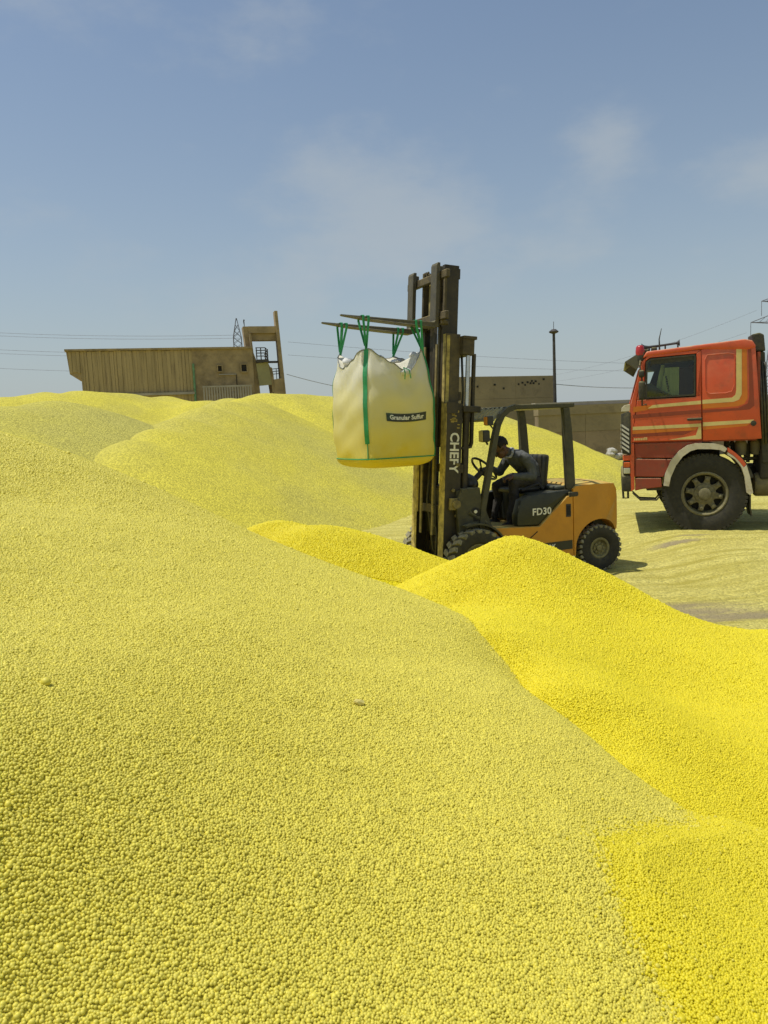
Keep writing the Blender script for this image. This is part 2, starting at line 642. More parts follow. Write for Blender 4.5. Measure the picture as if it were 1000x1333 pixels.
def D_z(x, y):
    return cones(D_list, x, y, 0.12) + 0.10 * vnoise(x, y, 0.35, 41, 3) + 0.06 * vnoise(x, y, 0.9, 44, 2) + 0.03 * vnoise(x, y, 1.8, 42, 3)


def H_z(x, y):
    return np.maximum(cones(H_list, x, y, 0.08), -1e3) + 0.07 * vnoise(x, y, 0.45, 51, 3) + 0.02 * vnoise(x, y, 2.0, 52, 3)


def S_z(x, y):
    return cones(S_list, x, y, 0.08) + 0.06 * vnoise(x, y, 0.45, 61, 3) + 0.02 * vnoise(x, y, 2.0, 62, 3)


# ------------------------------------------------------------------ granule material
def sulfur_mat(name, c1, c2, grain=0.0, big=0.0, tone=0.12, mixc=None, mix_amt=0.0, gdist=0.012):
    m = bpy.data.materials.new(name)
    m.use_nodes = True
    nt = m.node_tree
    b = nt.nodes['Principled BSDF']
    b.inputs['Roughness'].default_value = 0.8 if grain else 0.5
    b.inputs['Specular IOR Level'].default_value = 0.2 if grain else 0.4
    t = N(nt, 'ShaderNodeNewGeometry')
    no = N(nt, 'ShaderNodeTexNoise', Scale=0.9, Detail=8.0, Roughness=0.65)
    L(nt, t.outputs['Position'], no.inputs['Vector'])
    cr = N(nt, 'ShaderNodeMix', data_type='RGBA')
    cr.inputs['A'].default_value = (*c1, 1)
    cr.inputs['B'].default_value = (*c2, 1)
    rg = N(nt, 'ShaderNodeMapRange')
    rg.inputs['From Min'].default_value = 0.3
    rg.inputs['From Max'].default_value = 0.7
    L(nt, no.outputs['Fac'], rg.inputs['Value'])
    L(nt, rg.outputs['Result'], cr.inputs['Factor'])
    cur = cr.outputs['Result']
    if mixc:
        n2 = N(nt, 'ShaderNodeTexNoise', Scale=0.33, Detail=6.0, Roughness=0.6)
        L(nt, t.outputs['Position'], n2.inputs['Vector'])
        r2 = N(nt, 'ShaderNodeMapRange')
        r2.inputs['From Min'].default_value = 0.42
        r2.inputs['From Max'].default_value = 0.62
        r2.inputs['To Max'].default_value = mix_amt
        L(nt, n2.outputs['Fac'], r2.inputs['Value'])
        m2 = N(nt, 'ShaderNodeMix', data_type='RGBA')
        m2.inputs['B'].default_value = (*mixc, 1)
        L(nt, cur, m2.inputs['A'])
        L(nt, r2.outputs['Result'], m2.inputs['Factor'])
        cur = m2.outputs['Result']
    if grain:
        vo = N(nt, 'ShaderNodeTexVoronoi', Scale=grain)
        L(nt, t.outputs['Position'], vo.inputs['Vector'])
        # every granule has its own slight tone
        sp = N(nt, 'ShaderNodeSeparateColor')
        L(nt, vo.outputs['Color'], sp.inputs['Color'])
        rt = N(nt, 'ShaderNodeMapRange')
        rt.inputs['To Min'].default_value = 1 - tone
        rt.inputs['To Max'].default_value = 1 + tone
        L(nt, sp.outputs['Red'], rt.inputs['Value'])
        mm = N(nt, 'ShaderNodeMix', data_type='RGBA', blend_type='MULTIPLY')
        mm.inputs['Factor'].default_value = 1.0
        L(nt, cur, mm.inputs['A'])
        L(nt, rt.outputs['Result'], mm.inputs['B'])
        cur = mm.outputs['Result']
        iv = N(nt, 'ShaderNodeMath', operation='SUBTRACT')
        iv.inputs[0].default_value = 1.0
        L(nt, vo.outputs['Distance'], iv.inputs[1])
        bp = N(nt, 'ShaderNodeBump', Strength=1.0, Distance=gdist)
        L(nt, iv.outputs[0], bp.inputs['Height'])
        L(nt, bp.outputs['Normal'], b.inputs['Normal'])
    else:
        oi = N(nt, 'ShaderNodeObjectInfo')
        rt = N(nt, 'ShaderNodeMapRange')
        rt.inputs['To Min'].default_value = 1 - tone
        rt.inputs['To Max'].default_value = 1 + tone
        L(nt, oi.outputs['Random'], rt.inputs['Value'])
        mm = N(nt, 'ShaderNodeMix', data_type='RGBA', blend_type='MULTIPLY')
        mm.inputs['Factor'].default_value = 1.0
        L(nt, cur, mm.inputs['A'])
        L(nt, rt.outputs['Result'], mm.inputs['B'])
        cur = mm.outputs['Result']
    L(nt, cur, b.inputs['Base Color'])
    return m


PALE1, PALE2 = (0.69, 0.60, 0.080), (0.635, 0.55, 0.060)
BRI1, BRI2 = (0.75, 0.635, 0.009), (0.70, 0.585, 0.009)
SPL1, SPL2 = (0.69, 0.585, 0.014), (0.64, 0.54, 0.012)
MID1, MID2 = (0.61, 0.535, 0.058), (0.54, 0.47, 0.060)
m_pale_gr = sulfur_mat('pale_granules', PALE1, PALE2, tone=0.16)
m_bri_gr = sulfur_mat('bright_granules', BRI1, BRI2, tone=0.10)
m_spl_gr = sulfur_mat('spill_granules', SPL1, SPL2, tone=0.10)
m_spl = sulfur_mat('spill_heap', SPL1, SPL2, grain=80, tone=0.14)
m_pale = sulfur_mat('pale_heap', PALE1, PALE2, grain=70, tone=0.2)
m_bri = sulfur_mat('bright_heap', BRI1, BRI2, grain=80, tone=0.14)
m_back = sulfur_mat('back_heap', MID1, MID2, grain=34, tone=0.22, mixc=(0.42, 0.38, 0.09), mix_amt=0.6, gdist=0.012)


def polar_heap(name, zfun, keep, r0, r1, nr, a0, a1, na, material, parent=None, sink=False):
    """heap surface on a grid that widens with the distance; keep(x, y, z) says which faces exist"""
    rr = r0 * (r1 / r0) ** np.linspace(0, 1, nr)
    aa = np.linspace(R(a0), R(a1), na)
    Rr, Aa = np.meshgrid(rr, aa, indexing='ij')
    x, y = Rr * np.sin(Aa), Rr * np.cos(Aa)
    z = zfun(x, y)
    if sink:
        z = z - 0.0022 * (1 - sstep(6.3, 7.3, Rr))
    return grid_mesh(name, x, y, z, keep, material, parent)


def grid_mesh(name, x, y, z, keep, material, parent=None):
    nr, na = x.shape
    k = keep(x, y, z)
    idx = np.arange(nr * na).reshape(nr, na)
    q = np.stack([idx[:-1, :-1], idx[:-1, 1:], idx[1:, 1:], idx[1:, :-1]], -1).reshape(-1, 4)
    kf = (k[:-1, :-1] | k[:-1, 1:] | k[1:, 1:] | k[1:, :-1]).ravel()
    q = q[kf]
    used = np.zeros(nr * na, bool)
    used[q.ravel()] = True
    remap = np.cumsum(used) - 1
    co = np.stack([x, y, z], -1).reshape(-1, 3)[used]
    q = remap[q]
    me = bpy.data.meshes.new(name)
    me.vertices.add(len(co))
    me.vertices.foreach_set('co', co.ravel())
    me.loops.add(q.size)
    me.loops.foreach_set('vertex_index', q.ravel().astype(np.int32))
    me.polygons.add(len(q))
    me.polygons.foreach_set('loop_start', np.arange(0, q.size, 4, dtype=np.int32))
    me.update(calc_edges=True)
    me.polygons.foreach_set('use_smooth', np.ones(len(q), bool))
    # faces look up
    if len(me.polygons) and me.polygons[0].normal.z < 0:
        me.flip_normals()
    return link(name, me, material, parent)


g0 = lambda x, y: ground_z(x, y)
o = polar_heap('granule_heap', P_z, lambda x, y, z: (z > g0(x, y) - 0.06) & (x < 3) & (x > -9) & (y < 14), 0.35, 16, 265, -180, 180, 620, m_pale, sink=True)
tag(o, 'big pale weathered heap of sulfur granules filling the whole foreground on the left', 'heap', 'sulfur heaps in the yard')
heap_P = o
o = polar_heap('granule_heap', B_z, lambda x, y, z: (z > g0(x, y) - 0.06) & (z > P_z(x, y) - 0.08) & (x > -1.0) & (y < 9.0) & (x < 5) & (y > 1.6), 1.5, 10, 260, -20, 75, 330, m_bri, sink=True)
tag(o, 'fresh bright yellow heap with a pointed crest just below the forklift', 'heap', 'sulfur heaps in the yard')
heap_B = o
o = polar_heap('granule_heap', C_z, lambda x, y, z: (poly_sd(x, y, C_poly) > -0.06) & (x < 2.2) & (z > g0(x, y) - .05), 0.4, 3.2, 260, 5, 88, 300, m_spl, sink=True)
tag(o, 'low spill of bright yellow granules over the pale slope in the lower right corner', 'heap', 'sulfur heaps in the yard')
heap_C = o
o = polar_heap('granule_heap', A_z, lambda x, y, z: (z > g0(x, y) - 0.06) & (y > 4.5), 4.5, 10.5, 130, -30, 20, 220, m_bri, sink=True)
tag(o, 'small bright yellow heap with two humps just left of the forklift mast', 'heap', 'sulfur heaps in the yard')
heap_A = o


m_back2 = sulfur_mat('old_back_heap', (0.53, 0.475, 0.072), (0.47, 0.42, 0.075), grain=34, tone=0.24, mixc=(0.41, 0.375, 0.095), mix_amt=0.6, gdist=0.014)


def far_heap(zfun, step, x0, x1, y0, y1, label, others=(), material=None):
    xs, ys = np.arange(x0, x1, step), np.arange(y0, y1, step)
    x, y = np.meshgrid(xs, ys, indexing='ij')
    def keep(x, y, z):
        k = z > g0(x, y) - 0.15
        for f in others:
            k &= z > f(x, y) - 0.3
        return k
    o = grid_mesh('granule_heap', x, y, zfun(x, y), keep, material or m_back)
    return tag(o, label, 'heap', 'sulfur heaps in the yard')


far_heap(D_z, 0.14, -30, 12, 12, 38, 'long high heap of dull yellow sulfur along the skyline below the concrete building')
far_heap(H_z, 0.14, -30, 4, 6, 32, 'rounded dusty yellow heap at the far left edge below the skyline', (D_z,), m_back2)
far_heap(S_z, 0.12, -16, 4, 9, 30, 'narrow dusty yellow spur running forward in front of the skyline heap', (D_z, H_z))

# ------------------------------------------------------------------ ground sheet to the horizon
m_ground = sulfur_mat('yard_ground', (0.62, 0.555, 0.155), (0.55, 0.48, 0.115), grain=40, tone=0.22, gdist=0.012)
nt = m_ground.node_tree
bs = nt.nodes['Principled BSDF']
src = bs.inputs['Base Color'].links[0].from_socket
ge = N(nt, 'ShaderNodeNewGeometry')
mpg = N(nt, 'ShaderNodeMapping')
mpg.inputs['Scale'].default_value = (0.35, 2.4, 1.0)
mpg.inputs['Rotation'].default_value = (0, 0, R(-6))
L(nt, ge.outputs['Position'], mpg.inputs['Vector'])
ns = N(nt, 'ShaderNodeTexNoise', Scale=1.7, Detail=11.0, Roughness=0.74)
L(nt, mpg.outputs['Vector'], ns.inputs['Vector'])
rs = N(nt, 'ShaderNodeMapRange')
rs.inputs['From Min'].default_value = 0.45
rs.inputs['From Max'].default_value = 0.60
rs.inputs['To Max'].default_value = 0.9
L(nt, ns.outputs['Fac'], rs.inputs['Value'])
mx = N(nt, 'ShaderNodeMix', data_type='RGBA')
mx.inputs['B'].default_value = (0.42, 0.36, 0.065, 1)
L(nt, src, mx.inputs['A'])
L(nt, rs.outputs['Result'], mx.inputs['Factor'])
cur = mx.outputs['Result']
nb2 = N(nt, 'ShaderNodeBump', Strength=0.9, Distance=0.06)
L(nt, ns.outputs['Fac'], nb2.inputs['Height'])
oldn = bs.inputs['Normal'].links[0].from_socket
L(nt, oldn, nb2.inputs['Normal'])
L(nt, nb2.outputs['Normal'], bs.inputs['Normal'])
# bare patches where the granules are swept off the grey-brown hardstanding
spots = [(at(880, 795, 7.5), (1.0, 0.30)), (at(960, 805, 7.2), (0.9, 0.20)), (at(880, 702, 10.8), (0.42, 0.12)), (at(905, 694, 11.1), (0.25, 0.07))]
acc = None
for c, (rx, ry) in spots:
    mp_ = N(nt, 'ShaderNodeMapping', vector_type='TEXTURE')
    mp_.inputs['Location'].default_value = (c.x, c.y, 0)
    mp_.inputs['Scale'].default_value = (rx, ry, 50)
    L(nt, ge.outputs['Position'], mp_.inputs['Vector'])
    ln = N(nt, 'ShaderNodeVectorMath', operation='LENGTH')
    L(nt, mp_.outputs['Vector'], ln.inputs[0])
    ad = N(nt, 'ShaderNodeMath', operation='ADD')
    L(nt, ln.outputs['Value'], ad.inputs[0])
    sc = N(nt, 'ShaderNodeMath', operation='MULTIPLY_ADD')
    L(nt, ns.outputs['Fac'], sc.inputs[0])
    sc.inputs[1].default_value = -3.2
    sc.inputs[2].default_value = 1.6
    L(nt, sc.outputs[0], ad.inputs[1])
    fr = N(nt, 'ShaderNodeMapRange')
    fr.inputs['From Min'].default_value = 1.15
    fr.inputs['From Max'].default_value = 0.45
    fr.inputs['To Max'].default_value = 0.8
    L(nt, ad.outputs[0], fr.inputs['Value'])
    if acc is None:
        acc = fr.outputs['Result']
    else:
        mxm = N(nt, 'ShaderNodeMath', operation='MAXIMUM')
        L(nt, acc, mxm.inputs[0])
        L(nt, fr.outputs['Result'], mxm.inputs[1])
        acc = mxm.outputs[0]
mb = N(nt, 'ShaderNodeMix', data_type='RGBA')
mb.inputs['B'].default_value = (0.30, 0.24, 0.15, 1)
L(nt, cur, mb.inputs['A'])
L(nt, acc, mb.inputs['Factor'])
cur = mb.outputs['Result']
# beyond the walls the ground is plain dry earth
ln = N(nt, 'ShaderNodeVectorMath', operation='LENGTH')
L(nt, ge.outputs['Position'], ln.inputs[0])
fe = N(nt, 'ShaderNodeMapRange')
fe.inputs['From Min'].default_value = 38
fe.inputs['From Max'].default_value = 60
L(nt, ln.outputs['Value'], fe.inputs['Value'])
me_ = N(nt, 'ShaderNodeMix', data_type='RGBA')
me_.inputs['B'].default_value = (0.30, 0.25, 0.17, 1)
L(nt, cur, me_.inputs['A'])
L(nt, fe.outputs['Result'], me_.inputs['Factor'])
L(nt, me_.outputs['Result'], bs.inputs['Base Color'])
rr_ = np.r_[2.0 * (22 / 2.0) ** np.linspace(0, 1, 420), 22 * (3000 / 22.0) ** np.linspace(0, 1, 130)[1:]]
aa_ = R(1) * np.r_[np.linspace(-180, -42, 70)[:-1], np.linspace(-42, 46, 640), np.linspace(46, 180, 70)[1:]]
Rr, Aa = np.meshgrid(rr_, aa_, indexing='ij')
gx_, gy_ = Rr * np.sin(Aa), Rr * np.cos(Aa)
o = grid_mesh('ground', gx_, gy_, ground_z(gx_, gy_), lambda x, y, z: z > -1e9, m_ground)
tag(o, 'yellow sulfur dusted yard ground with wheel ruts', kind='structure')


# ------------------------------------------------------------------ loose granules lying on the near slopes
def granule_nodes(material):
    ng = bpy.data.node_groups.new('granules', 'GeometryNodeTree')
    ng.interface.new_socket('Geometry', in_out='INPUT', socket_type='NodeSocketGeometry')
    ng.interface.new_socket('Geometry', in_out='OUTPUT', socket_type='NodeSocketGeometry')
    gi, go = ng.nodes.new('NodeGroupInput'), ng.nodes.new('NodeGroupOutput')
    ico = N(ng, 'GeometryNodeMeshIcoSphere', Radius=1.0, Subdivisions=2)
    sm = N(ng, 'GeometryNodeSetShadeSmooth')
    L(ng, ico.outputs['Mesh'], sm.inputs['Geometry'])
    ms = N(ng, 'GeometryNodeSetMaterial')
    ms.inputs['Material'].default_value = material
    L(ng, sm.outputs['Geometry'], ms.inputs['Geometry'])
    ins = N(ng, 'GeometryNodeInstanceOnPoints')
    a1 = N(ng, 'GeometryNodeInputNamedAttribute', data_type='FLOAT_VECTOR')
    a1.inputs['Name'].default_value = 'gscale'
    a2 = N(ng, 'GeometryNodeInputNamedAttribute', data_type='FLOAT_VECTOR')
    a2.inputs['Name'].default_value = 'grot'
    L(ng, gi.outputs['Geometry'], ins.inputs['Points'])
    L(ng, ms.outputs['Geometry'], ins.inputs['Instance'])
    L(ng, a1.outputs['Attribute'], ins.inputs['Scale'])
    L(ng, a2.outputs['Attribute'], ins.inputs['Rotation'])
    L(ng, ins.outputs['Instances'], go.inputs['Geometry'])
    return ng


def granule_d(r):
    return 0.0055 + 0.0065 * sstep(1.6, 7.5, r)


def scatter(parent, zfun, keep, r0, r1, a0, a1, material, dens=1.5, prob=None):
    xs_, ys_ = [], []
    r = r0
    while r < r1:
        # beads lie packed side by side: rings one bead apart, each bead jittered in its place
        d = granule_d(r)
        n = int((R(a1) - R(a0)) * r / (d * .94))
        aa = R(a0) + (np.arange(n) + rng.random()) * d * .94 / r + rng.normal(0, .22, n) * d / r
        rr = r + rng.normal(0, .22, n) * d
        xs_.append(rr * np.sin(aa))
        ys_.append(rr * np.cos(aa))
        m2 = int(n * .16)
        a2 = rng.uniform(R(a0), R(a1), m2)
        xs_.append(r * np.sin(a2))
        ys_.append(r * np.cos(a2))
        r += d * .86
    x, y = np.concatenate(xs_), np.concatenate(ys_)
    z = zfun(x, y)
    k = keep(x, y, z)
    if prob is not None:
        k &= rng.random(len(x)) < prob(x, y, z)
    # skip what faces away behind a ridge
    e = 0.05
    rr = np.hypot(x, y)
    ux, uy = x / rr, y / rr
    z2 = zfun(x - ux * e, y - uy * e)
    los = (z - CAM_Z) / rr
    k &= (z - z2) / e > los - 0.12
    x, y, z, rr = x[k], y[k], z[k], rr[k]
    n = len(x)
    d = granule_d(rr) * 0.56 * np.exp(rng.normal(0, 0.19, n))
    big = rng.random(n) < 0.005
    d[big] *= rng.uniform(1.35, 1.95, big.sum())
    z = z + d * np.clip(rng.normal(0, 0.20, n), -.5, .8) - 0.0005
    me = bpy.data.meshes.new('loose_granules')
    me.vertices.add(n)
    me.vertices.foreach_set('co', np.stack([x, y, z], -1).ravel())
    a = me.attributes.new('gscale', 'FLOAT_VECTOR', 'POINT')
    sc = d[:, None] * rng.uniform(0.86, 1.14, (n, 3))
    a.data.foreach_set('vector', sc.ravel())
    a = me.attributes.new('grot', 'FLOAT_VECTOR', 'POINT')
    a.data.foreach_set('vector', rng.uniform(0, 6.28, (n, 3)).ravel())
    o = link('loose_granules', me, material, parent)
    md = o.modifiers.new('granules', 'NODES')
    md.node_group = granule_nodes(material)
    o['kind'] = 'stuff'
    print('granules', n)
    return o


CS = lambda x, y: poly_sd(x, y, C_poly)
scatter(heap_P, P_z, lambda x, y, z: (z > B_z(x, y) - 0.01) & (CS(x, y) < 0.02), 0.75, 7.4, -35, 36, m_pale_gr)
scatter(heap_B, B_z, lambda x, y, z: (z > P_z(x, y) - 0.01) & (z > g0(x, y)), 2.0, 7.4, -8, 36, m_bri_gr)
scatter(heap_C, C_z, lambda x, y, z: (CS(x, y) > -0.004) & (z > B_z(x, y) - .02), 0.8, 3.0, 10, 38, m_spl_gr)
scatter(heap_A, A_z, lambda x, y, z: (z > P_z(x, y)) & (z > B_z(x, y) - .01) & (z > g0(x, y)), 6.2, 7.9, -12, 6, m_bri_gr)

# stray granules that rolled across the seams between the heaps
scatter(heap_C, lambda x, y: P_z(x, y) + .003, lambda x, y, z: (CS(x, y) < 0) & (CS(x, y) > -0.16) & (z > B_z(x, y)), 0.8, 3.0, 4, 38, m_spl_gr, 1.0, lambda x, y, z: .40 * np.exp(CS(x, y) / .010) + .012 * np.exp(CS(x, y) / .08))
scatter(heap_P, lambda x, y: C_z(x, y) + .003, lambda x, y, z: (CS(x, y) > 0) & (CS(x, y) < .2), 0.8, 3.0, 8, 38, m_pale_gr, 1.0, lambda x, y, z: .22 * np.exp(-CS(x, y) / .010) + .006)
scatter(heap_B, lambda x, y: P_z(x, y) + .003, lambda x, y, z: (z > B_z(x, y)) & (z < B_z(x, y) + .3), 2.0, 6.5, -10, 30, m_bri_gr, 1.0, lambda x, y, z: .5 * np.exp(-(z - B_z(x, y)) / .010) + .02 * np.exp(-(z - B_z(x, y)) / .05))
# ================================================================== walls, building, posts, pylons
m_conc = mat('old_concrete', (0.31, 0.235, 0.125), 0.9, var=0.28, scale=2.0, spot=(0.10, 0.075, 0.045), spot_amt=0.55, spot_scale=0.8, bump=0.3, bump_scale=9)
m_board = mat('weathered_boards', (0.37, 0.285, 0.145), 0.9, var=0.24, scale=1.2, streak=(3.0, 3.0, 0.22), spot=(0.15, 0.11, 0.065), spot_amt=0.6, spot_scale=1.5)
m_wall = mat('yard_wall', (0.265, 0.215, 0.125), 0.92, var=0.22, scale=0.8, spot=(0.17, 0.135, 0.08), spot_amt=0.7, spot_scale=1.6, bump=0.3, bump_scale=12)
m_wall2 = mat('yard_wall_render', (0.26, 0.20, 0.125), 0.92, var=0.25, scale=0.7, spot=(0.17, 0.13, 0.085), spot_amt=0.7, spot_scale=1.1, bump=0.2, bump_scale=10)
m_coping = mat('pale_coping', (0.34, 0.31, 0.26), 0.9, var=0.2, scale=1.5)
m_steel = mat('dark_steel', (0.06, 0.055, 0.05), 0.7, metal=0.3, var=0.3, scale=5)
m_dark = mat('dark_opening', (0.02, 0.018, 0.015), 0.9)
m_green = mat('green_pipe', (0.13, 0.26, 0.13), 0.6, var=0.3)
m_olive = mat('olive_panel', (0.27, 0.25, 0.12), 0.8, var=0.15, scale=1.5)
m_pylon = mat('galvanised_steel', (0.20, 0.20, 0.20), 0.6, metal=0.3, var=0.2)


def frame_of(a, b):
    """empty-space frame along a facade from a to b (both on the ground plan)"""
    d = Vector((b.x - a.x, b.y - a.y))
    return Vector((a.x, a.y, 0)), math.atan2(d.y, d.x), d.length


# ---- concrete conveyor building on the left
a, b = at(85, 455, 40), at(328, 450, 42.5)
org, rz, LEN = frame_of(a, b)
bld = thing('concrete_building', 'long brown concrete shed with an overhanging left end and a stair tower on its right', 'building', org, rz)
sx = LEN / 243.0                                   # metres per photo pixel along the facade
U = lambda px: (px - 85) * sx
ZT = a.z
Z = lambda py: ZT - (py - 455) * 0.0405
D = 5.0
m = MB()
# the body: boarded part, overhang, plain part (depth runs +y)
m.prism([(U(104), -.2), (U(104), Z(495)), (U(101), Z(492)), (U(88), Z(486)), (U(85.5), Z(457.5)), (U(246), Z(457.5)), (U(246), -.2)], 0.0, D)
m.box((U(246), -.04, -.2), (U(328), D, Z(457.5)))
m.build('wall', m_conc, bld)
m = MB()
m.box((U(84), -.16, Z(457.5)), (U(328.5), D + .1, Z(455)))
m.build('roof_slab', m_conc, bld)
m = MB()
x = U(88)
random.seed(3)
while x < U(243):
    w = random.uniform(.14, .26)
    zb = Z(486) if x < U(101) else -.2
    m.box((x, -random.uniform(.02, .06), zb + random.uniform(0, .1)), (x + w - random.choice((.008, .008, .02)), 0.0, Z(457.5) - random.uniform(.0, .05)))
    x += w
o = m.build('board', m_board, bld)
o['kind'] = 'stuff'
m = MB()
m.tube([(U(246.5), -.12, Z(476)), (U(246.5), -.12, 0)], .06, 8)
m.build('drain_pipe', m_green, bld)
m = MB()
m.box((U(104), -.2, Z(515.5)), (U(246), -.03, Z(512.5)))
m.build('ledge', m_coping, bld)
for (wx, wy, ww, wh) in ((282, 483, 5, 7), (315, 483, 7, 9)):
    m = MB()
    x0, x1, z0, z1 = U(wx - ww / 2), U(wx + ww / 2), Z(wy + wh / 2), Z(wy - wh / 2)
    f = .06
    m.box((x0 - f, -.12, z0 - f), (x0, -.042, z1 + f)); m.box((x1, -.12, z0 - f), (x1 + f, -.042, z1 + f))
    m.box((x0, -.12, z1), (x1, -.042, z1 + f)); m.box((x0, -.16, z0 - f), (x1, -.042, z0))
    w = m.build('window', m_conc, bld)
    m = MB(); m.box((x0, -.052, z0), (x1, -.044, z1))
    m.build('pane', m_dark, w)
m = MB(); m.box((U(280), -.13, Z(491.5)), (U(304), -.042, Z(490.3)))
m.build('sill', m_coping, bld)
m = MB(); m.box((U(303.5), -.06, 0), (U(304.5), -.041, Z(490.3)))
m.build('crack_strip', m_dark, bld)
# rail fence at its foot
fn = thing('railing', 'low pale picket railing at the foot of the brown concrete shed', 'railing', org + Matrix.Rotation(rz, 3, 'Z') @ Vector((U(256), -.9, 0)), rz)
m = MB(); m.box((0, -.03, Z(508.5)), (U(322) - U(256), .03, Z(506.5))); m.build('top_rail', m_coping, fn)
pm = None
for i in range(19):
    if pm is None:
        pm = MB().box((-.035, -.02, 0), (.035, .02, Z(508.6))).build('picket', m_coping, fn).data
        p = bpy.data.objects['picket']
    else:
        p = link('picket', pm, None, fn)
    p.location = (0.06 + i * (U(322) - U(256) - .12) / 18, 0, 0)

# ---- stair tower frame
def tower_part(name, pts, y0, y1, mt=m_conc):
    m = MB()
    m.prism([(U(p[0]), Z(p[1])) for p in pts], y0, y1)
    return m.build(name, mt, tw)
tw = thing('stair_tower', 'open brown concrete stair tower with one tall post right of the shed', 'tower', org, rz)
tower_part('post', [(318, 427), (325.5, 427), (331, 540), (327.5, 540)], .35, 1.1)
tower_part('post', [(325.6, 437), (328, 437), (330, 463), (334, 475), (337, 540), (329, 540)], .1, .9)
tower_part('post', [(363, 407), (367, 407), (374, 545), (367.5, 545)], .2, .8)
tower_part('post', [(366.6, 416), (368.2, 416), (376, 545), (373.6, 545)], .9, 1.5)
tower_part('beam', [(325.4, 427), (365, 427), (365, 436), (326, 436)], .3, 1.2)
tower_part('beam', [(326, 436.1), (365, 436.1), (366.5, 445), (327, 445)], .45, 1.1)
tower_part('lamp_stub', [(320.5, 427), (321, 427), (321, 419), (322, 418), (320, 417), (319.5, 419)], .5, .6, m_steel)
tower_part('landing', [(333, 472.5), (349, 472.5), (350, 476), (332, 476)], -.3, 1.6, m_steel)
tower_part('panel', [(332, 477.5), (349, 475.5), (352.5, 506), (335, 507)], -.1, .0, m_olive)
tower_part('stair_flight', [(349, 475), (352, 482), (354.5, 483), (356, 492), (357.5, 516), (353.5, 516)], 0.1, 1.4)
tower_part('beam', [(349, 473.2), (368, 473.2), (368, 475.2), (349, 475.2)], .4, .9, m_steel)
tower_part('parapet', [(355, 499), (368.5, 497), (369.5, 545), (356, 545)], .1, .5)
m = MB()
for py in (457, 460.5, 464, 468):
    m.tube([(U(332), -.25, Z(py)), (U(345), -.25, Z(py)), (U(348), -.25, Z(py + 2.5)), (U(349.5), 1.5, Z(py + 5))], .025, 6)
for px in (333, 339, 345.5, 348.3):
    m.tube([(U(px), -.25, Z(472.6)), (U(px), -.25, Z(457 if px < 346 else 459))], .03, 6)
for py in (484.5, 488, 491.5):
    m.tube([(U(353), .3, Z(py)), (U(368), .3, Z(py - 1))], .02, 6)
for px in (355, 361, 366):
    m.tube([(U(px), .3, Z(498)), (U(px), .3, Z(484))], .02, 6)
m.build('handrail', m_steel, tw)

# ---- boundary walls on the right
a, b = at(560, 489, 36), at(722.5, 487, 39)
org, rz, LEN = frame_of(a, b)
w1 = thing('tall_wall', 'tall plain brown wall ending at the lamp post behind the forklift mast', 'wall', org, rz)
zt = at(640, 490, 37.5).z
n, rows = 3, 4
pl = LEN / n
for r_ in range(rows):
    zz0 = -.2 + (zt + .2) * r_ / rows
    zz1 = -.2 + (zt + .2) * (r_ + 1) / rows
    for i in range(n):
        m = MB()
        m.box((i * pl + .003, random.uniform(-.006, .006), zz0 + .004), ((i + 1) * pl - .003, .28, zz1 - .002), 0.006, 1)
        m.build('panel', m_wall, w1)
m = MB(); m.box((.02, .03, -.2), (LEN - .02, .26, zt - .02)); m.build('core', m_wall, w1)
m = MB()
rr = random.Random(5)
for (px, py) in ((690, 496), (688, 499), (684, 497.5), (692, 499), (677, 498), (706, 494), (700, 500), (672, 500), (640, 500), (618, 502), (695, 496.5), (681, 501), (652, 505)):
    s = (px - 560) / 162.5 * LEN
    zz = zt - (py - 489) * .037
    m.box((s - .05, -.022, zz - .04), (s + .05 * rr.uniform(.5, 1.6), -.0135, zz + .05), .01, 1)
m.build('spall_mark', m_dark, w1)

a, b = at(700, 530, 33.5), at(1040, 509, 37)
org, rz, LEN = frame_of(a, b)
w2 = thing('low_wall', 'lower brown boundary wall with a pale coping between lamp post and red truck', 'wall', org, rz)
zt = at(770, 525, 34.2).z
UX = lambda px: (px - 700) / 340.0 * LEN
m = MB(); m.box((0, .02, -.2), (LEN, .3, zt - .45)); m.build('core', m_wall2, w2)
n = 6
for i in range(n):
    m = MB(); m.box((i * LEN / n + .006, -.02, -.2), ((i + 1) * LEN / n - .006, .019, zt - 1.22)); m.build('panel', m_wall2, w2)
    m = MB(); m.box((i * LEN / n + .006, -.04, zt - 1.21), ((i + 1) * LEN / n - .006, .019, zt - .45)); m.build('panel', m_wall, w2)
m = MB(); m.box((-.02, -.1, zt - .448), (LEN, .36, zt - .05)); m.build('cap_beam', m_wall, w2)
m = MB(); m.box((-.05, .1, zt - .05), (LEN, .5, zt + .10)); m.build('coping', m_coping, w2)

rb = thing('rubble_heap', 'small heap of whitish rubble at the wall foot just left of the truck grille', 'rubble', at(806, 596, 32.5))
rr = random.Random(9)
m_rub = mat('white_rubble', (0.42, 0.40, 0.33), 0.9, var=0.25)
for i in range(9):
    s = rr.uniform(.10, .24)
    m = MB()
    m.sphere((0, 0, 0), s, 7, (1.2, 1, .8))
    for v in m.bm.verts:
        v.co *= rr.uniform(.8, 1.15)
    o = m.build('stone', m_rub, rb, loc=(rr.uniform(-.45, .5), rr.uniform(-.3, .3), rr.uniform(.05, .32)))

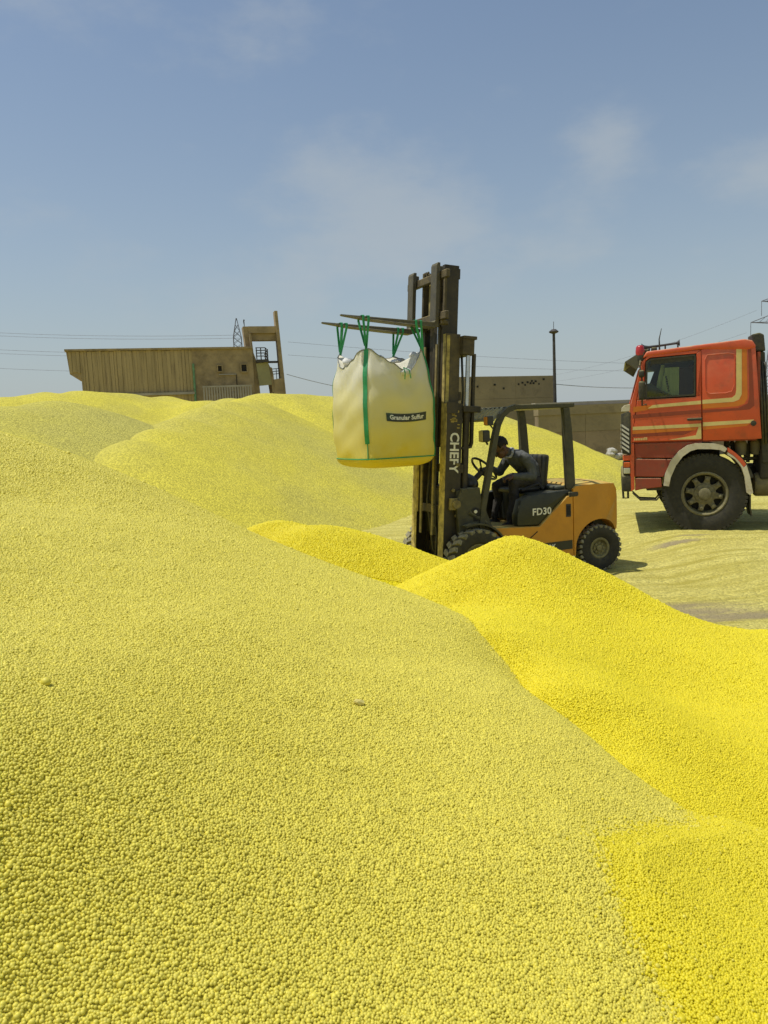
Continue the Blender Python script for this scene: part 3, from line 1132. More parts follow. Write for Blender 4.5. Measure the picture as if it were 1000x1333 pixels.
# ---- lamp post
p = at(723, 540, 35)
lp = thing('lamp_post', 'tall thin dark post with a small mushroom cap in front of the wall end', 'lamp post', (p.x, p.y, 0))
zt = at(722, 431, 35).z
m = MB(); m.tube([(0, 0, -.2), (0, 0, zt - .05)], [.095, .06], 10); m.build('pole', m_steel, lp)
m = MB(); m.lathe([(0, zt + .1), (.1, zt + .08), (.22, zt - .02), (.20, zt - .06), (.06, zt - .12), (0, zt - .13)], 14, 'z'); m.build('lamp_head', m_steel, lp, smooth='auto')
m = MB(); m.tube([(0, 0, zt + .08), (0, 0, zt + .42)], .012, 6); m.build('spike', m_steel, lp)


# ---- lattice pylons
def pylon(name, label, base, h, w0, arms, rz, rad, slim=False):
    t = thing(name, label, 'pylon', base, rz)
    wid = lambda z: w0 * (1 - .86 * min(1, z / (h * .96)))
    if slim:
        wid = lambda z: w0 * (1 if z < h - 1.5 else .06 + .94 * (h - z) / 1.5)
    m = MB()
    lv = [h * (1 - .84 ** k) / (1 - .84 ** 13) for k in range(14)]
    lv = [h * (k / 22) for k in range(23)] if slim else [h * (k / 13) ** .8 for k in range(14)]
    for s in ((1, 1), (1, -1), (-1, -1), (-1, 1)):
        m.tube([(s[0] * wid(z) / 2, s[1] * wid(z) / 2, z) for z in lv], rad, 5)
    for za, zb in zip(lv, lv[1:]):
        A, B = wid(za) / 2, wid(zb) / 2
        for i in range(4):
            c = [(1, 1), (1, -1), (-1, -1), (-1, 1)]
            p, q = c[i], c[(i + 1) % 4]
            m.tube([(p[0] * A, p[1] * A, za), (q[0] * B, q[1] * B, zb)], rad * .6, 4)
            m.tube([(q[0] * A, q[1] * A, za), (p[0] * B, p[1] * B, zb)], rad * .6, 4)
    m.build('lattice', m_pylon, t)
    for (z, ln) in arms:
        for s in (-1, 1):
            m = MB()
            w = wid(z) / 2
            tip = (s * ln, 0, z + .15)
            for yy in (-w, w):
                m.tube([(s * w, yy, z), tip], rad * .8, 5)
            m.tube([(s * w, 0, z + ln * .32), tip], rad * .8, 5)
            for k in (.35, .65):
                x = s * (w + (ln - w) * k)
                m.tube([(x, 0, z + .1), (s * (w + (ln - w) * (k - .25)), 0, z + ln * .32 * (1.25 - k))], rad * .5, 4)
            m.tube([tip, (tip[0], 0, z - 1.25)], rad * .55, 5)
            m.build('arm', m_pylon, t)
    return t


p = at(313, 500, 62)
pylon('pylon', 'small distant lattice pylon rising behind the shed roof beside the stair tower', (p.x, p.y, 0), at(312, 414, 62).z, .62, [], R(8), .032, True)
p = at(1016, 500, 75)
pylon('pylon', 'lattice pylon with cross arms above the truck at the right edge', (p.x, p.y, 0), at(1000, 352, 75).z, 3.2,
      [(at(1000, 393, 75).z, 1.75), (at(1000, 420, 75).z, 2.7)], R(-12), .05)

m_wire = mat('cable', (0.22, 0.23, 0.25), 0.7)


def cable(a, b, sag, rad, label, grp):
    pts = []
    for i in range(25):
        t = i / 24
        p = a.lerp(b, t)
        pts.append((p.x, p.y, p.z - sag * 4 * t * (1 - t)))
    o = MB().tube(pts, rad, 5).build('power_line', m_wire)
    tag(o, label, 'cable', grp)


ordn = ('highest', 'second highest', 'middle', 'second lowest', 'lowest')
for k, (x0, y0, x1, y1, Y0, Y1) in enumerate(((-60, 430, 311, 436, 70, 62), (-60, 434, 311, 440, 70, 62), (-60, 452, 311, 459, 72, 63), (-60, 457, 311, 463, 72, 63), (-60, 476, 311, 484, 74, 63))):
    cable(at(x0, y0, Y0), at(x1, y1, Y1), .25, .014, ordn[k] + ' of the five thin power cables left of the concrete shed', 'power cables left of the shed')
for k, (x0, y0, x1, y1) in enumerate(((375, 445, 1016, 476), (375, 462, 1016, 483))):
    cable(at(x0, y0, 64), at(x1, y1, 76), .5, .011, ('upper', 'lower')[k] + ' of two faint power cables across the sky above the boundary walls', 'power cables above the walls')
cable(at(373, 487, 41), at(560, 517, 41), .25, .017, 'dark cable leaving the stair tower and dropping behind the white bulk bag', None)
cable(at(723, 500, 35), at(1010, 488, 35.5), .35, .015, 'dark cable strung from the lamp post towards the red truck', None)
for k, (x0, y0, x1, y1) in enumerate(((985, 404, 700, 492), (972, 433, 690, 500))):
    cable(at(x0, y0, 75), at(x1, y1, 110), .8, .011, ('upper', 'lower')[k] + ' faint cable falling leftward from the pylon arms above the truck', 'cables from the right pylon')

# flat stone lying on the foreground slope
x, y = on_P(468, 919)
st = MB()
st.sphere((0, 0, 0), .0145, 8, (1.25, .8, .5))
for v in st.bm.verts:
    v.co *= 1 + .18 * math.sin(v.co.x * 310 + v.co.z * 420) * math.cos(v.co.y * 290)
st = st.build('stone', mat('stone_tan', (0.66, 0.56, 0.16), 0.85, var=.2, scale=60))
st.location = (x, y, float(P_z(np.array([x]), np.array([y]))[0]) + .008)
st.rotation_euler = (R(28), R(18), R(25))
tag(st, 'small flat tan stone lying alone on the pale foreground slope', 'stone')
# ================================================================== forklift
m_orange = mat('orange_paint', (0.57, 0.25, 0.014), 0.5, var=0.10, scale=3, dust=0.015, top=0.75, spot=(0.42, 0.17, 0.016), spot_amt=.35, spot_scale=5)
m_black = mat('black_panel', (0.012, 0.015, 0.012), 0.42, var=0.3, scale=5, dust=0.015, top=0.22, dustc=(0.30, 0.28, 0.14))
m_olv = mat('dusty_dark_frame', (0.036, 0.036, 0.023), 0.6, var=0.3, scale=7, dust=0.07, top=0.5, dustc=(0.34, 0.29, 0.11))
m_mast = mat('greasy_mast_steel', (0.032, 0.026, 0.017), 0.55, metal=0.2, var=0.5, scale=6, streak=(1, 1, .25), dust=0.05, top=0.5, dustc=(0.32, 0.25, 0.09))
m_mastd = mat('dusty_mast_steel', (0.09, 0.075, 0.04), 0.7, var=0.4, scale=6, streak=(1, 1, .25), dust=0.34, top=0.5, dustc=(0.52, 0.41, 0.12))
m_flange = mat('sunlit_dusty_flange', (0.16, 0.125, 0.05), 0.85, var=0.5, scale=6, streak=(1, 1, .3), dust=0.62, top=0.3, dustc=(0.60, 0.48, 0.14))  # dust colour raised to paint in sunlight that the hanging bag blocks
m_mastb = mat('brown_mast_steel', (0.050, 0.040, 0.025), 0.65, metal=0.1, var=0.5, scale=6, streak=(1, 1, .25), dust=0.13, top=0.5, dustc=(0.38, 0.29, 0.10))
m_fork = mat('fork_steel', (0.085, 0.075, 0.055), 0.55, metal=0.2, var=0.3, scale=8, dust=0.03, top=0.2)
m_chrome = mat('cylinder_rod', (0.55, 0.55, 0.55), 0.25, metal=0.9, var=0.15, dust=0.05)
m_tyre = mat('tyre_rubber', (0.022, 0.021, 0.018), 0.85, var=0.25, scale=9, dust=0.05, top=0.22, dustc=(0.27, 0.24, 0.11))
m_tread = mat('tyre_tread', (0.085, 0.08, 0.06), 0.9, var=0.25, scale=14, dust=0.45, top=0.2, dustc=(0.40, 0.37, 0.23))
m_rim = mat('rim_paint', (0.13, 0.12, 0.075), 0.6, var=0.35, scale=14, dust=0.15, top=0.3)
m_vinyl = mat('black_vinyl', (0.014, 0.014, 0.014), 0.38, var=0.3, scale=8, dust=0.02, top=0.12)
m_white = mat('white_lettering', (0.72, 0.70, 0.60), 0.7, var=0.15, scale=25)
m_amber = mat('amber_lens', (0.60, 0.25, 0.04), 0.25, var=0.1)
m_lens = mat('lamp_lens', (0.52, 0.43, 0.15), 0.15, var=0.15, scale=20)
m_hose = mat('rubber_hose', (0.02, 0.02, 0.02), 0.6, var=0.2, dust=.08)

F_RZ = R(204)
KX = 1.04
FR = Matrix.Rotation(F_RZ, 3, 'Z')
WB = 1.78
rw = at(784, 745, 9.63)
f_org = Vector((rw.x, rw.y, 0)) - FR @ Vector((-WB * KX, .56, 0))
f_org.z = float(ground_z(np.array([f_org.x]), np.array([f_org.y]))[0]) - .015
fk = thing('forklift', 'dusty orange and black forklift with its mast raised, facing left', 'forklift', f_org, F_RZ)
fk.scale = (KX, 1, 1)


def make_wheel(parent, name, c, r, w, rimr, lugs, side, lug_h=.02, turn=0.0):
    """tyre with blocks of tread, dished rim, hub and nuts; the outer face looks to +y * side"""
    t = MB()
    hw = w / 2
    prof = [(rimr, -hw * .72), (rimr + .02, -hw * .9), (r * .86, -hw), (r - lug_h * 1.6, -hw * .92), (r - lug_h, -hw * .7), (r - lug_h, hw * .7), (r - lug_h * 1.6, hw * .92), (r * .86, hw), (rimr + .02, hw * .9), (rimr, hw * .72)]
    t.lathe(prof, 48, 'y')
    Mx = Matrix.Translation(c) @ Matrix.Rotation(turn, 4, 'Z')
    tyre = t.build('tyre', m_tyre, None, smooth='auto', M=None)
    whl = tyre
    tyre.name = name
    tyre.parent = parent
    tyre.matrix_local = Mx
    g = MB()
    for i in range(lugs):
        for s in (-1, 1):
            a = 2 * PI * (i + (.5 if s > 0 else 0)) / lugs
            M = Matrix.Rotation(-a, 4, 'Y') @ Matrix.Translation((r - lug_h * 1.1, s * hw * .5, 0))
            M = M @ Matrix.Rotation(s * .35, 4, 'X')
            tw_ = 2 * PI * r / lugs * .60
            g.box((-lug_h, -hw * .50, -tw_ / 2), (lug_h, hw * .50, tw_ / 2), .004, 1, M)
    g.build('tread', m_tread, whl)
    q = MB()
    s = side
    q.lathe([(rimr, -hw * .7 * s), (rimr, hw * .72 * s), (rimr - .012, hw * .78 * s), (rimr - .028, hw * .72 * s), (rimr - .035, hw * .35 * s), (rimr * .62, hw * .22 * s), (rimr * .55, hw * .34 * s), (rimr * .30, hw * .38 * s), (rimr * .27, hw * .66 * s), (0, hw * .70 * s)], 36, 'y')
    for i in range(8):
        a = 2 * PI * i / 8
        q.lathe([(.014, hw * .26 * s), (.014, hw * .52 * s), (0, hw * .54 * s)], 6, 'y', M=Matrix.Translation((rimr * .46 * math.cos(a), 0, rimr * .46 * math.sin(a))))
    q.build('rim', m_rim, whl, smooth='auto')
    return whl


FW, RW_ = .362, .298
for s in (1, -1):
    make_wheel(fk, 'front_wheel', (0, s * .545, FW), FW, .23, .19, 22, s, .022)
for s in (1, -1):
    make_wheel(fk, 'rear_wheel', (-WB, s * .47, RW_), RW_, .18, .135, 26, s, .018, R(-6))


def arc(cx, cz, r, a0, a1, n):
    return [(cx + r * math.cos(R(a0 + (a1 - a0) * i / n)), cz + r * math.sin(R(a0 + (a1 - a0) * i / n))) for i in range(n + 1)]


def tri(mb):
    bmesh.ops.triangulate(mb.bm, faces=[f for f in mb.bm.faces if len(f.verts) > 4])
    return mb


# body: lower orange frame with the slanting upper edge
m = MB()
m.prism([(-.27, .68), (-.30, .70), (-.90, .66), (-1.30, 1.00), (-1.384, 1.00), (-1.384, .24), (-.50, .24), (-.40, .32), (-.33, .45)], -.53, .53, .008, seg=1)
body = m.build('body', m_orange, fk)
m = MB(); m.box((-1.36, .531, .335), (-.55, .536, .445)); m.build('decal_band', m_black, body)
text_part('lettering', 'RK', .085, m_white, body, Matrix.Translation((-1.06, .5385, .388)) @ Matrix.Rotation(PI, 4, 'Z') @ Matrix.Rotation(PI / 2, 4, 'X'), .001, bold=.002)
m = MB(); m.prism([(-.88, .345), (-.80, .345), (-1.16, .66), (-1.24, .66)], .531, .534, 0); 
m.bm.free()
m = MB(); m.box((-1.345, .531, .74), (-1.275, .537, .90), .012, 2); lt = m.build('latch', m_steel, body)
m = MB(); m.box((-1.335, .5375, .76), (-1.285, .541, .88), .006, 1); m.build('recess', m_dark, lt)
# seam of the side cover
m = MB(); m.tube([(-.60, .532, .42), (-.86, .532, .60)], .006, 5); m.build('seam', m_dark, body)

# counterweight with wheel arches and a rounded tail
pts = [(-1.386, .24), (-1.386, 1.10), (-1.42, 1.135), (-1.70, 1.145), (-1.92, 1.135), (-2.06, 1.10), (-2.16, 1.02), (-2.20, .92), (-2.20, .62), (-2.17, .50), (-2.13, .50)]
pts += arc(-WB, RW_, .385, 30, 178, 14)[0:] + [(-2.165, .24)][:0]
pts = pts[:11] + arc(-WB, RW_ + .01, .375, 32, 176, 16)[::-1][:0] + [( -WB + .375 * math.cos(R(180 - a)), RW_ + .375 * math.sin(R(180 - a))) for a in range(30, 172, 9)] + [(-1.405, .24)]
m = MB()
m.prism(pts, -.535, .535, 0)
tri(m)
bmesh.ops.subdivide_edges(m.bm, edges=[e for e in m.bm.edges if abs(e.verts[0].co.y - e.verts[1].co.y) > .9], cuts=7, use_grid_fill=True)
for v in m.bm.verts:
    k = max(0.0, (-1.80 - v.co.x) / .40)
    v.co.y *= 1 - .36 * k * k
    if v.co.z > 1.03:
        v.co.z += .015 * (1 - (v.co.y / .5) ** 2)
        if abs(v.co.y) > .5: v.co.z -= .02
m.build('counterweight', m_orange, fk)
m = MB()
m.box((-1.70, -.36, .26), (-1.42, .36, .60)); m.box((-2.12, -.3, .28), (-1.86, .3, .9)); m.box((-1.83, -.40, .26), (-1.73, .40, .34))
m.build('steer_axle', m_steel, fk)

# hood under the seat
m = MB()
hp_ = [(-.60, .70), (-.63, .685), (-.905, .675), (-1.29, 1.005), (-1.37, 1.01), (-1.37, 1.075), (-.95, 1.06), (-.76, 1.04), (-.66, 1.0), (-.605, .82)]
hc_ = [(-.86, .70), (-.905, .68), (-1.29, 1.005), (-1.37, 1.01), (-1.37, 1.073), (-.95, 1.058), (-.86, 1.045)]
m.prism(hp_, .38, .505, .018); m.prism(hp_, -.505, -.38, .018)
m.prism(hc_, -.381, .381, .0)
hood = m.build('hood', m_black, fk, smooth='auto')
text_part('lettering', 'FD30', .118, m_white, hood, Matrix.Translation((-.945, .507, .835)) @ Matrix.Rotation(PI, 4, 'Z') @ Matrix.Rotation(PI / 2, 4, 'X'), .0012, bold=.003, spacing=1.05)
m = MB(); m.box((-1.37, -.32, 1.076), (-1.22, .42, 1.12), .02); m.build('hood_cover', mat('grey_cover', (.06, .075, .065), .6, var=.3, top=.2), hood)
m = MB(); m.box((-1.44, .40, 1.00), (-1.335, .50, 1.13), .012); m.box((-1.45, .43, .985), (-1.325, .538, 1.045), .006); m.build('pillar_foot', m_olv, fk)
m = MB(); m.box((-1.335, .5385, 1.0), (-1.45, .545, 1.035), .002); m.build('catch', m_steel, fk)

# floor, dash cowl, instrument hood
m = MB(); m.box((-.42, -.50, .58), (.14, .50, .62)); m.box((-.40, -.50, .30), (-.30, .50, .58)); m.build('floor_plate', m_olv, fk)
m = MB()
m.prism([(.16, .62), (.19, 1.02), (.10, 1.19), (-.12, 1.195), (-.14, 1.05), (-.20, .90), (-.27, .72), (-.27, .62)], .44, .49, .006, seg=1)
m.prism([(.16, .62), (.19, 1.02), (.10, 1.19), (-.12, 1.195), (-.14, 1.05), (-.20, .90), (-.27, .72), (-.27, .62)], -.49, -.44, .006, seg=1)
m.box((.10, -.44, .62), (.16, .44, 1.17)); m.box((-.10, -.44, 1.13), (.10, .44, 1.19), .01)
cowl = m.build('cowl', m_olv, fk)
m = MB(); m.lathe([(0, .4905), (.055, .4915), (.06, .499), (.045, .503), (0, .500)], 16, 'y', M=Matrix.Translation((-.05, 0, .90))); m.box((-.085, .4905, .80), (-.02, .496, .93), .004, 1); m.build('slot', m_dark, cowl)
m = MB(); m.lathe([(0, .51), (.02, .512), (.022, .5045), (0, .504)], 10, 'y', M=Matrix.Translation((-.045, 0, .915))); m.build('pin', m_white, cowl)
m = MB(); m.sphere((-.16, .0, 1.21), .14, 20, (1.1, 2.1, 1.0)); m.build('instrument_hood', m_vinyl, fk, smooth=True)
# fenders over the front wheels
for s in (1, -1):
    m = MB()
    A = arc(0, FW, .425, 166, 72, 14)
    Bp = arc(0, FW, .405, 72, 166, 14)
    y0, y1 = (.42, .60) if s > 0 else (-.60, -.42)
    m.prism(A + Bp, y0, y1, 0)
    tri(m)
    m.build('fender', m_olv, fk)
m = MB(); m.box((-.30, -.40, .20), (.12, .40, .56)); m.box((-.06, -.46, .30), (.06, .46, .42)); m.build('drive_axle', m_steel, fk)

# steering column, wheel, levers
m = MB(); m.tube([(-.18, .0, 1.12), (-.44, .0, 1.34)], .035, 10); m.build('steering_column', m_vinyl, fk)
sw = Matrix.Translation((-.47, 0, 1.375)) @ Matrix.Rotation(R(-48), 4, 'Y')
m = MB()
ring = [(.185 * math.cos(2 * PI * i / 32), .185 * math.sin(2 * PI * i / 32), 0) for i in range(32)]
m.tube(ring, .0155, 8, closed=True)
for k in range(3):
    a = 2 * PI * k / 3 + .5
    m.tube([(0, 0, -.04), (.185 * math.cos(a), .185 * math.sin(a), 0)], .010, 6)
m.lathe([(0, -.05), (.045, -.05), (.05, -.02), (0, -.015)], 14, 'z')
o = m.build('steering_wheel', m_vinyl, fk, smooth='auto', M=sw)
for k in range(3):
    yy = -.16 - .055 * k
    m = MB()
    x0 = -.06 - .035 * k
    m.tube([(x0, yy, 1.15), (x0 + .015, yy, 1.36), (x0 - .005, yy, 1.405), (x0 - .05, yy, 1.425), (-.27 - .02 * k, yy, 1.445)], .009, 6)
    m.sphere((-.29 - .02 * k, yy, 1.447), .022, 8)
    m.build('lever', m_vinyl, fk, smooth=True)
m = MB(); m.tube([(-.40, .30, 1.66), (-.40, .30, 1.52), (-.385, .30, 1.49), (-.36, .30, 1.50)], .012, 6); m.build('grab_handle', m_vinyl, fk)

# seat
seat = MB().box((-1.12, -.24, 1.06), (-.70, .24, 1.13), .03, 3).build('seat', m_vinyl, fk, smooth='auto')
mb = MB().box((-.065, -.23, 0), (.045, .23, .46), .045, 3, Matrix.Translation((-1.16, 0, 1.06)) @ Matrix.Rotation(R(-7), 4, 'Y'))
mb.build('backrest', m_vinyl, seat, smooth='auto')
for s in (1, -1):
    m = MB(); m.tube([(-1.14, s * .26, 1.09), (-1.07, s * .265, 1.16), (-.95, s * .265, 1.13), (-.83, s * .26, 1.09)], .016, 6); m.build('hip_guard', m_steel, seat)

# overhead guard
def bar(mb, pts, wx, wy):
    """rectangular tube along pts in the xz plane at given y"""
    mb.ribbon(pts, (0, 1, 0), wy, wx)
for s in (1, -1):
    y = s * .475
    m = MB()
    bar(m, [(-.12, y, .70), (-.155, y, .95), (-.27, y, 1.45), (-.345, y, 1.78), (-.385, y, 1.92), (-.44, y, 2.02), (-.52, y, 2.085), (-.62, y, 2.115)], .064, .066)
    m.build('front_pillar', m_olv, fk, smooth=False)
    m = MB()
    m.prism([(-1.44, 1.08), (-1.325, 1.08), (-1.30, 1.6), (-1.29, 2.0), (-1.28, 2.085), (-1.37, 2.085), (-1.40, 1.85), (-1.425, 1.5)], y - .035, y + .035, .012)
    m.build('rear_pillar', m_olv, fk)
gd = MB()
for s in (1, -1):
    gd.box((-1.40, s * .475 - .038, 2.086), (-.60, s * .475 + .038, 2.142), .012)
gd.box((-1.44, -.512, 2.09), (-1.37, .512, 2.14), .01)
gd.box((-.58, -.437, 2.075), (-.51, .437, 2.125), .01)
roof = gd.build('guard_roof', m_olv, fk)
m0 = None
m_bar = mat('pale_roof_bar', (0.40, 0.38, 0.28), .6, var=.2, dust=.2, top=.4)  # bars kept paler than the guard frame
for k in range(9):
    y = -.40 + .80 * k / 8
    if m0 is None:
        m0 = MB().box((-1.372, -.011, 2.083), (-.582, .011, 2.128), .003, 1).build('roof_bar', m_bar, roof)
        p = m0
    else:
        p = link('roof_bar', m0.data, None, roof)
    p.location = (0, y, 0)
# bars that run down in front of the driver to the front edge
m1 = None
for k in range(9):
    y = -.40 + .80 * k / 8
    if m1 is None:
        mm = MB(); mm.ribbon([(-.512, 0, 2.10), (-.44, 0, 2.055), (-.36, 0, 1.985)], (0, 1, 0), .024, .05)
        m1 = mm.build('front_bar', m_bar, roof); p = m1
    else:
        p = link('front_bar', m1.data, None, roof)
    p.location = (0, y, 0)
m = MB(); m.tube([(-.355, -.44, 1.975), (-.355, .44, 1.975)], .018, 8); m.build('front_rail', m_bar, roof)

# lamps on the front pillars
for s in (1, -1):
    m = MB()
    m.box((-.05, -.05, -.07), (.045, .05, .07), .022, 2)
    m.tube([(-.045, 0, -.02), (-.11, -.04 * s, -.05)], .012, 6); m.tube([(-.02, 0, -.065), (-.04, 0, -.10)], .012, 6)
    h = m.build('headlight', m_vinyl, fk, loc=(-.175, s * .53, 1.79))
    m = MB().box((.0455, -.042, -.061), (.052, .042, .061), .003, 1); m.build('lens', m_lens, h)
    m = MB(); m.box((-.045, -.04, -.055), (.035, .04, .055), .014, 2); m.tube([(-.02, 0, -.05), (-.07, -.03 * s, -.09)], .009, 6)
    h = m.build('indicator', m_vinyl, fk, loc=(-.225, s * .545, 1.965))
    m = MB().box((.0355, -.036, -.048), (.043, .036, .048), .003, 1); m.build('lens', m_amber, h)

# ---- mast (three stages), all in the tilted mast frame
MT = Matrix.Translation((.25, 0, .33)) @ Matrix.Rotation(R(-4.0), 4, 'Y')


def rail(mb, x0, x1, yo, yi, z0, z1, t=.022):
    for s in (1, -1):
        mb.prism([(x0, s * yo), (x1, s * yo), (x1, s * yi), (x1 - t, s * yi), (x1 - t, s * (yo - t)), (x0 + t, s * (yo - t)), (x0 + t, s * yi), (x0, s * yi)], z0, z1, 0, axis='z')


def cross(mb, x0, x1, yh, z0, z1):
    mb.box((x0, -yh, z0), (x1, yh, z1), .006, 1)


om = MB()
rail(om, -.095, .10, .415, .335, -.27, 1.86)
for v in om.bm.verts:
    pass
cross(om, -.135, -.097, .41, .05, .17)
cross(om, -.135, -.097, .41, 1.05, 1.15)
om.box((-.32, -.44, 1.76), (-.097, .44, 1.835), .01)
om.box((-.11, -.43, 1.70), (.11, -.418, 1.87)); om.box((-.03, .4175, 1.74), (.11, .428, 1.87))
cross(om, .02, .08, .33, -.26, -.20)
outer = om.build('outer_mast', m_mast, fk, M=MT)
# dusty front flanges, with sunlight painted into their pale colour
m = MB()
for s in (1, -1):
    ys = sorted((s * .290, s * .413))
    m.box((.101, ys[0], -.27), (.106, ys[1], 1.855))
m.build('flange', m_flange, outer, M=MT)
Mtx = MT @ Matrix.Translation((.002, .4172, 1.29)) @ Matrix.Rotation(PI, 4, 'Z') @ Matrix.Rotation(PI / 2, 4, 'X') @ Matrix.Rotation(-PI / 2, 4, 'Z')
text_part('lettering', 'CHEFY', .155, m_white, outer, Mtx, .0012, bold=.004, spacing=1.0)
m = MB()
rr = random.Random(2)
for k in range(16):
    z = rr.uniform(1.56, 1.76); x = rr.uniform(-.045, .045)
    m.box((x - .02, .4172, z), (x + rr.uniform(.0, .03), .4182, z + rr.uniform(.01, .03)))
m.build('worn_lettering', mat('worn_yellow', (.34, .25, .06), .8, var=.3), outer, M=MT)['kind'] = 'stuff'

mm = MB()
rail(mm, -.085, .095, .330, .268, .55, 2.66)
cross(mm, -.12, -.087, .33, 1.9, 2.0)
mm.box((-.235, -.40, 2.42), (-.087, .40, 2.62), .012)
mm.box((-.26, -.41, 2.60), (-.087, .41, 2.64), .008)
cross(mm, .02, .07, .26, .56, .66)
middle = mm.build('middle_mast', m_mastb, fk, M=MT)
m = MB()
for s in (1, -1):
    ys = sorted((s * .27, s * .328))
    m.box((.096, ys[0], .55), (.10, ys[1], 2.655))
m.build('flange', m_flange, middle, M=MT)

im = MB()
rail(im, -.08, .10, .263, .20, 1.35, 3.45)
cross(im, -.10, -.06, .262, 3.30, 3.42)
cross(im, -.10, -.06, .262, 2.2, 2.3)
im.box((-.03, -.13, 1.5), (.07, .13, 3.25), .01, 1)
im.tube([(.03, 0, 1.5), (.03, 0, 3.30)], .055, 12)
im.tube([(.03, -.12, 3.34), (.03, .12, 3.34)], .07, 14)
inner = im.build('inner_mast', m_mast, fk, M=MT)
for y in (-.06, .06):
    m = MB(); m.ribbon([(.115, y, 2.75), (.115, y, 3.32)], (0, 1, 0), .035, .012); m.build('chain', m_mastd, inner, M=MT)

for s in (1, -1):
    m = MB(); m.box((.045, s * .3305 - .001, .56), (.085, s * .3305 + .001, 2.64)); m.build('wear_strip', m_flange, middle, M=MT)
    m = MB(); m.ribbon([(.115, s * .15, .30), (.118, s * .15, 2.55)], (0, 1, 0), .045, .014); m.build('chain', m_mastd, middle, M=MT)
    m = MB()
    for k in range(5): m.lathe([(0, -.012), (.02, -.012), (.02, .012), (0, .012)], 8, 'y', M=Matrix.Translation((-.05 + .05 * (k % 2), s * .424, -.05 + .30 * k)))
    m.build('bolt', m_mastd, outer, M=MT)['kind'] = 'stuff'
    m = MB(); m.tube([(-.12, s * .30, 2.5), (-.15, s * .31, 2.0), (-.13, s * .30, 1.2), (-.18, s * .28, .5)], .014, 6); m.build('hydraulic_hose', m_hose, fk, M=MT, smooth=True)
# lift cylinders behind the rails
for s in (1, -1):
    m = MB(); m.tube([(-.175, s * .36, -.2), (-.175, s * .36, 1.76)], .042, 12); m.tube([(-.175, s * .36, 1.70), (-.175, s * .36, 1.80)], .052, 12)
    c = m.build('lift_cylinder', m_mast, fk, smooth='auto', M=MT)
    m = MB(); m.tube([(-.175, s * .36, 1.80), (-.175, s * .36, 2.43)], .026, 12); m.build('rod', m_chrome, c, smooth='auto', M=MT)
m = MB(); m.ribbon([(-.245, .37, 2.44), (-.245, .37, 1.40), (-.235, .37, 1.36), (-.12, .37, 1.34)], (0, 1, 0), .045, .03); m.build('hose_guard', m_mast, fk, M=MT)
for y, x in ((.16, .11), (.20, .115)):
    m = MB(); m.tube([(x, y, 2.80), (x, y, 1.6), (x, y, .9), (x - .03, y - .02, .4)], .011, 6)
    m.build('hydraulic_hose', m_chrome if y < .18 else m_hose, fk, M=MT)
m = MB(); m.tube([(.05, .05, 1.5), (.07, .06, .9), (.02, .1, .3), (.06, .15, -.1), (-.1, .2, -.15)], .016, 6); m.tube([(.04, -.05, 1.4), (.06, -.1, .7), (.0, -.02, .1), (-.1, .0, .0)], .016, 6)
m.build('hydraulic_hose', m_hose, fk, M=MT, smooth=True)
for s in (1, -1):
    m = MB(); m.box((-.06, s * .42 - .004, .62), (.05, s * .42 + .05 * s, .76), .01); m.lathe([(0, -.03), (.05, -.03), (.05, .03), (0, .03)], 16, 'y', M=Matrix.Translation((-.02, s * .462, .69)))
    b_ = m.build('tilt_bracket', m_mastd, fk, M=MT)
    m = MB(); m.tube([(.18, s * .462, 1.02), (.02, s * .47, .905)], .017, 10); m.build('tilt_rod', m_chrome, fk, smooth='auto')
    m = MB(); m.tube([(.03, s * .47, .912), (-.20, s * .46, .76)], .038, 10); m.build('tilt_cylinder', m_olv, fk, smooth='auto')

# carriage and forks
FZ = 2.765
c_ = MB()
c_.box((.155, -.50, FZ + .03), (.205, .50, FZ + .12), .008, 1)
c_.box((.155, -.50, FZ + .49), (.205, .50, FZ + .58), .008, 1)
for s in (1, -1):
    ys = sorted((s * .165, s * .198))
    c_.box((-.04, ys[0], FZ - .02), (.154, ys[1], FZ + .66), .008, 1)
    for z in (FZ + .06, FZ + .55):
        c_.lathe([(0, -.03), (.055, -.03), (.055, .03), (0, .03)], 14, 'y', M=Matrix.Translation((.0, s * .232, z)))
    c_.box((.10, s * .36 - .04, FZ - .02), (.20, s * .36 + .04, FZ + .03), .01, 1)
c_.box((.17, .42, FZ + .12), (.195, .455, FZ + .49)); c_.box((.17, -.455, FZ + .12), (.195, -.42, FZ + .49))
c_.tube([(.18, -.02, FZ + .58), (.18, -.02, FZ + .62), (.18, .02, FZ + .63)], .012, 6)
c_.build('carriage', m_mastb, fk, M=MT)
fm = None
for s in (1, -1):
    m = MB()
    prof = [(.212, FZ - .045), (.25, FZ - .060), (.60, FZ - .054), (1.0, FZ - .040), (1.33, FZ - .016), (1.345, FZ - .008), (1.345, FZ), (.275, FZ), (.258, FZ + .02), (.258, FZ + .64), (.245, FZ + .67), (.212, FZ + .67)]
    m.prism(prof, -.070, .070, .005, seg=1)
    for v in m.bm.verts:
        if v.co.x > 1.1:
            v.co.y *= 1 - .75 * ((v.co.x - 1.1) / .245) ** 2
    m.box((.165, -.045, FZ + .56), (.212, .045, FZ + .64), .008, 1)
    m.build('fork', m_fork, fk, M=MT @ Matrix.Translation((0, s * .30, 0)))

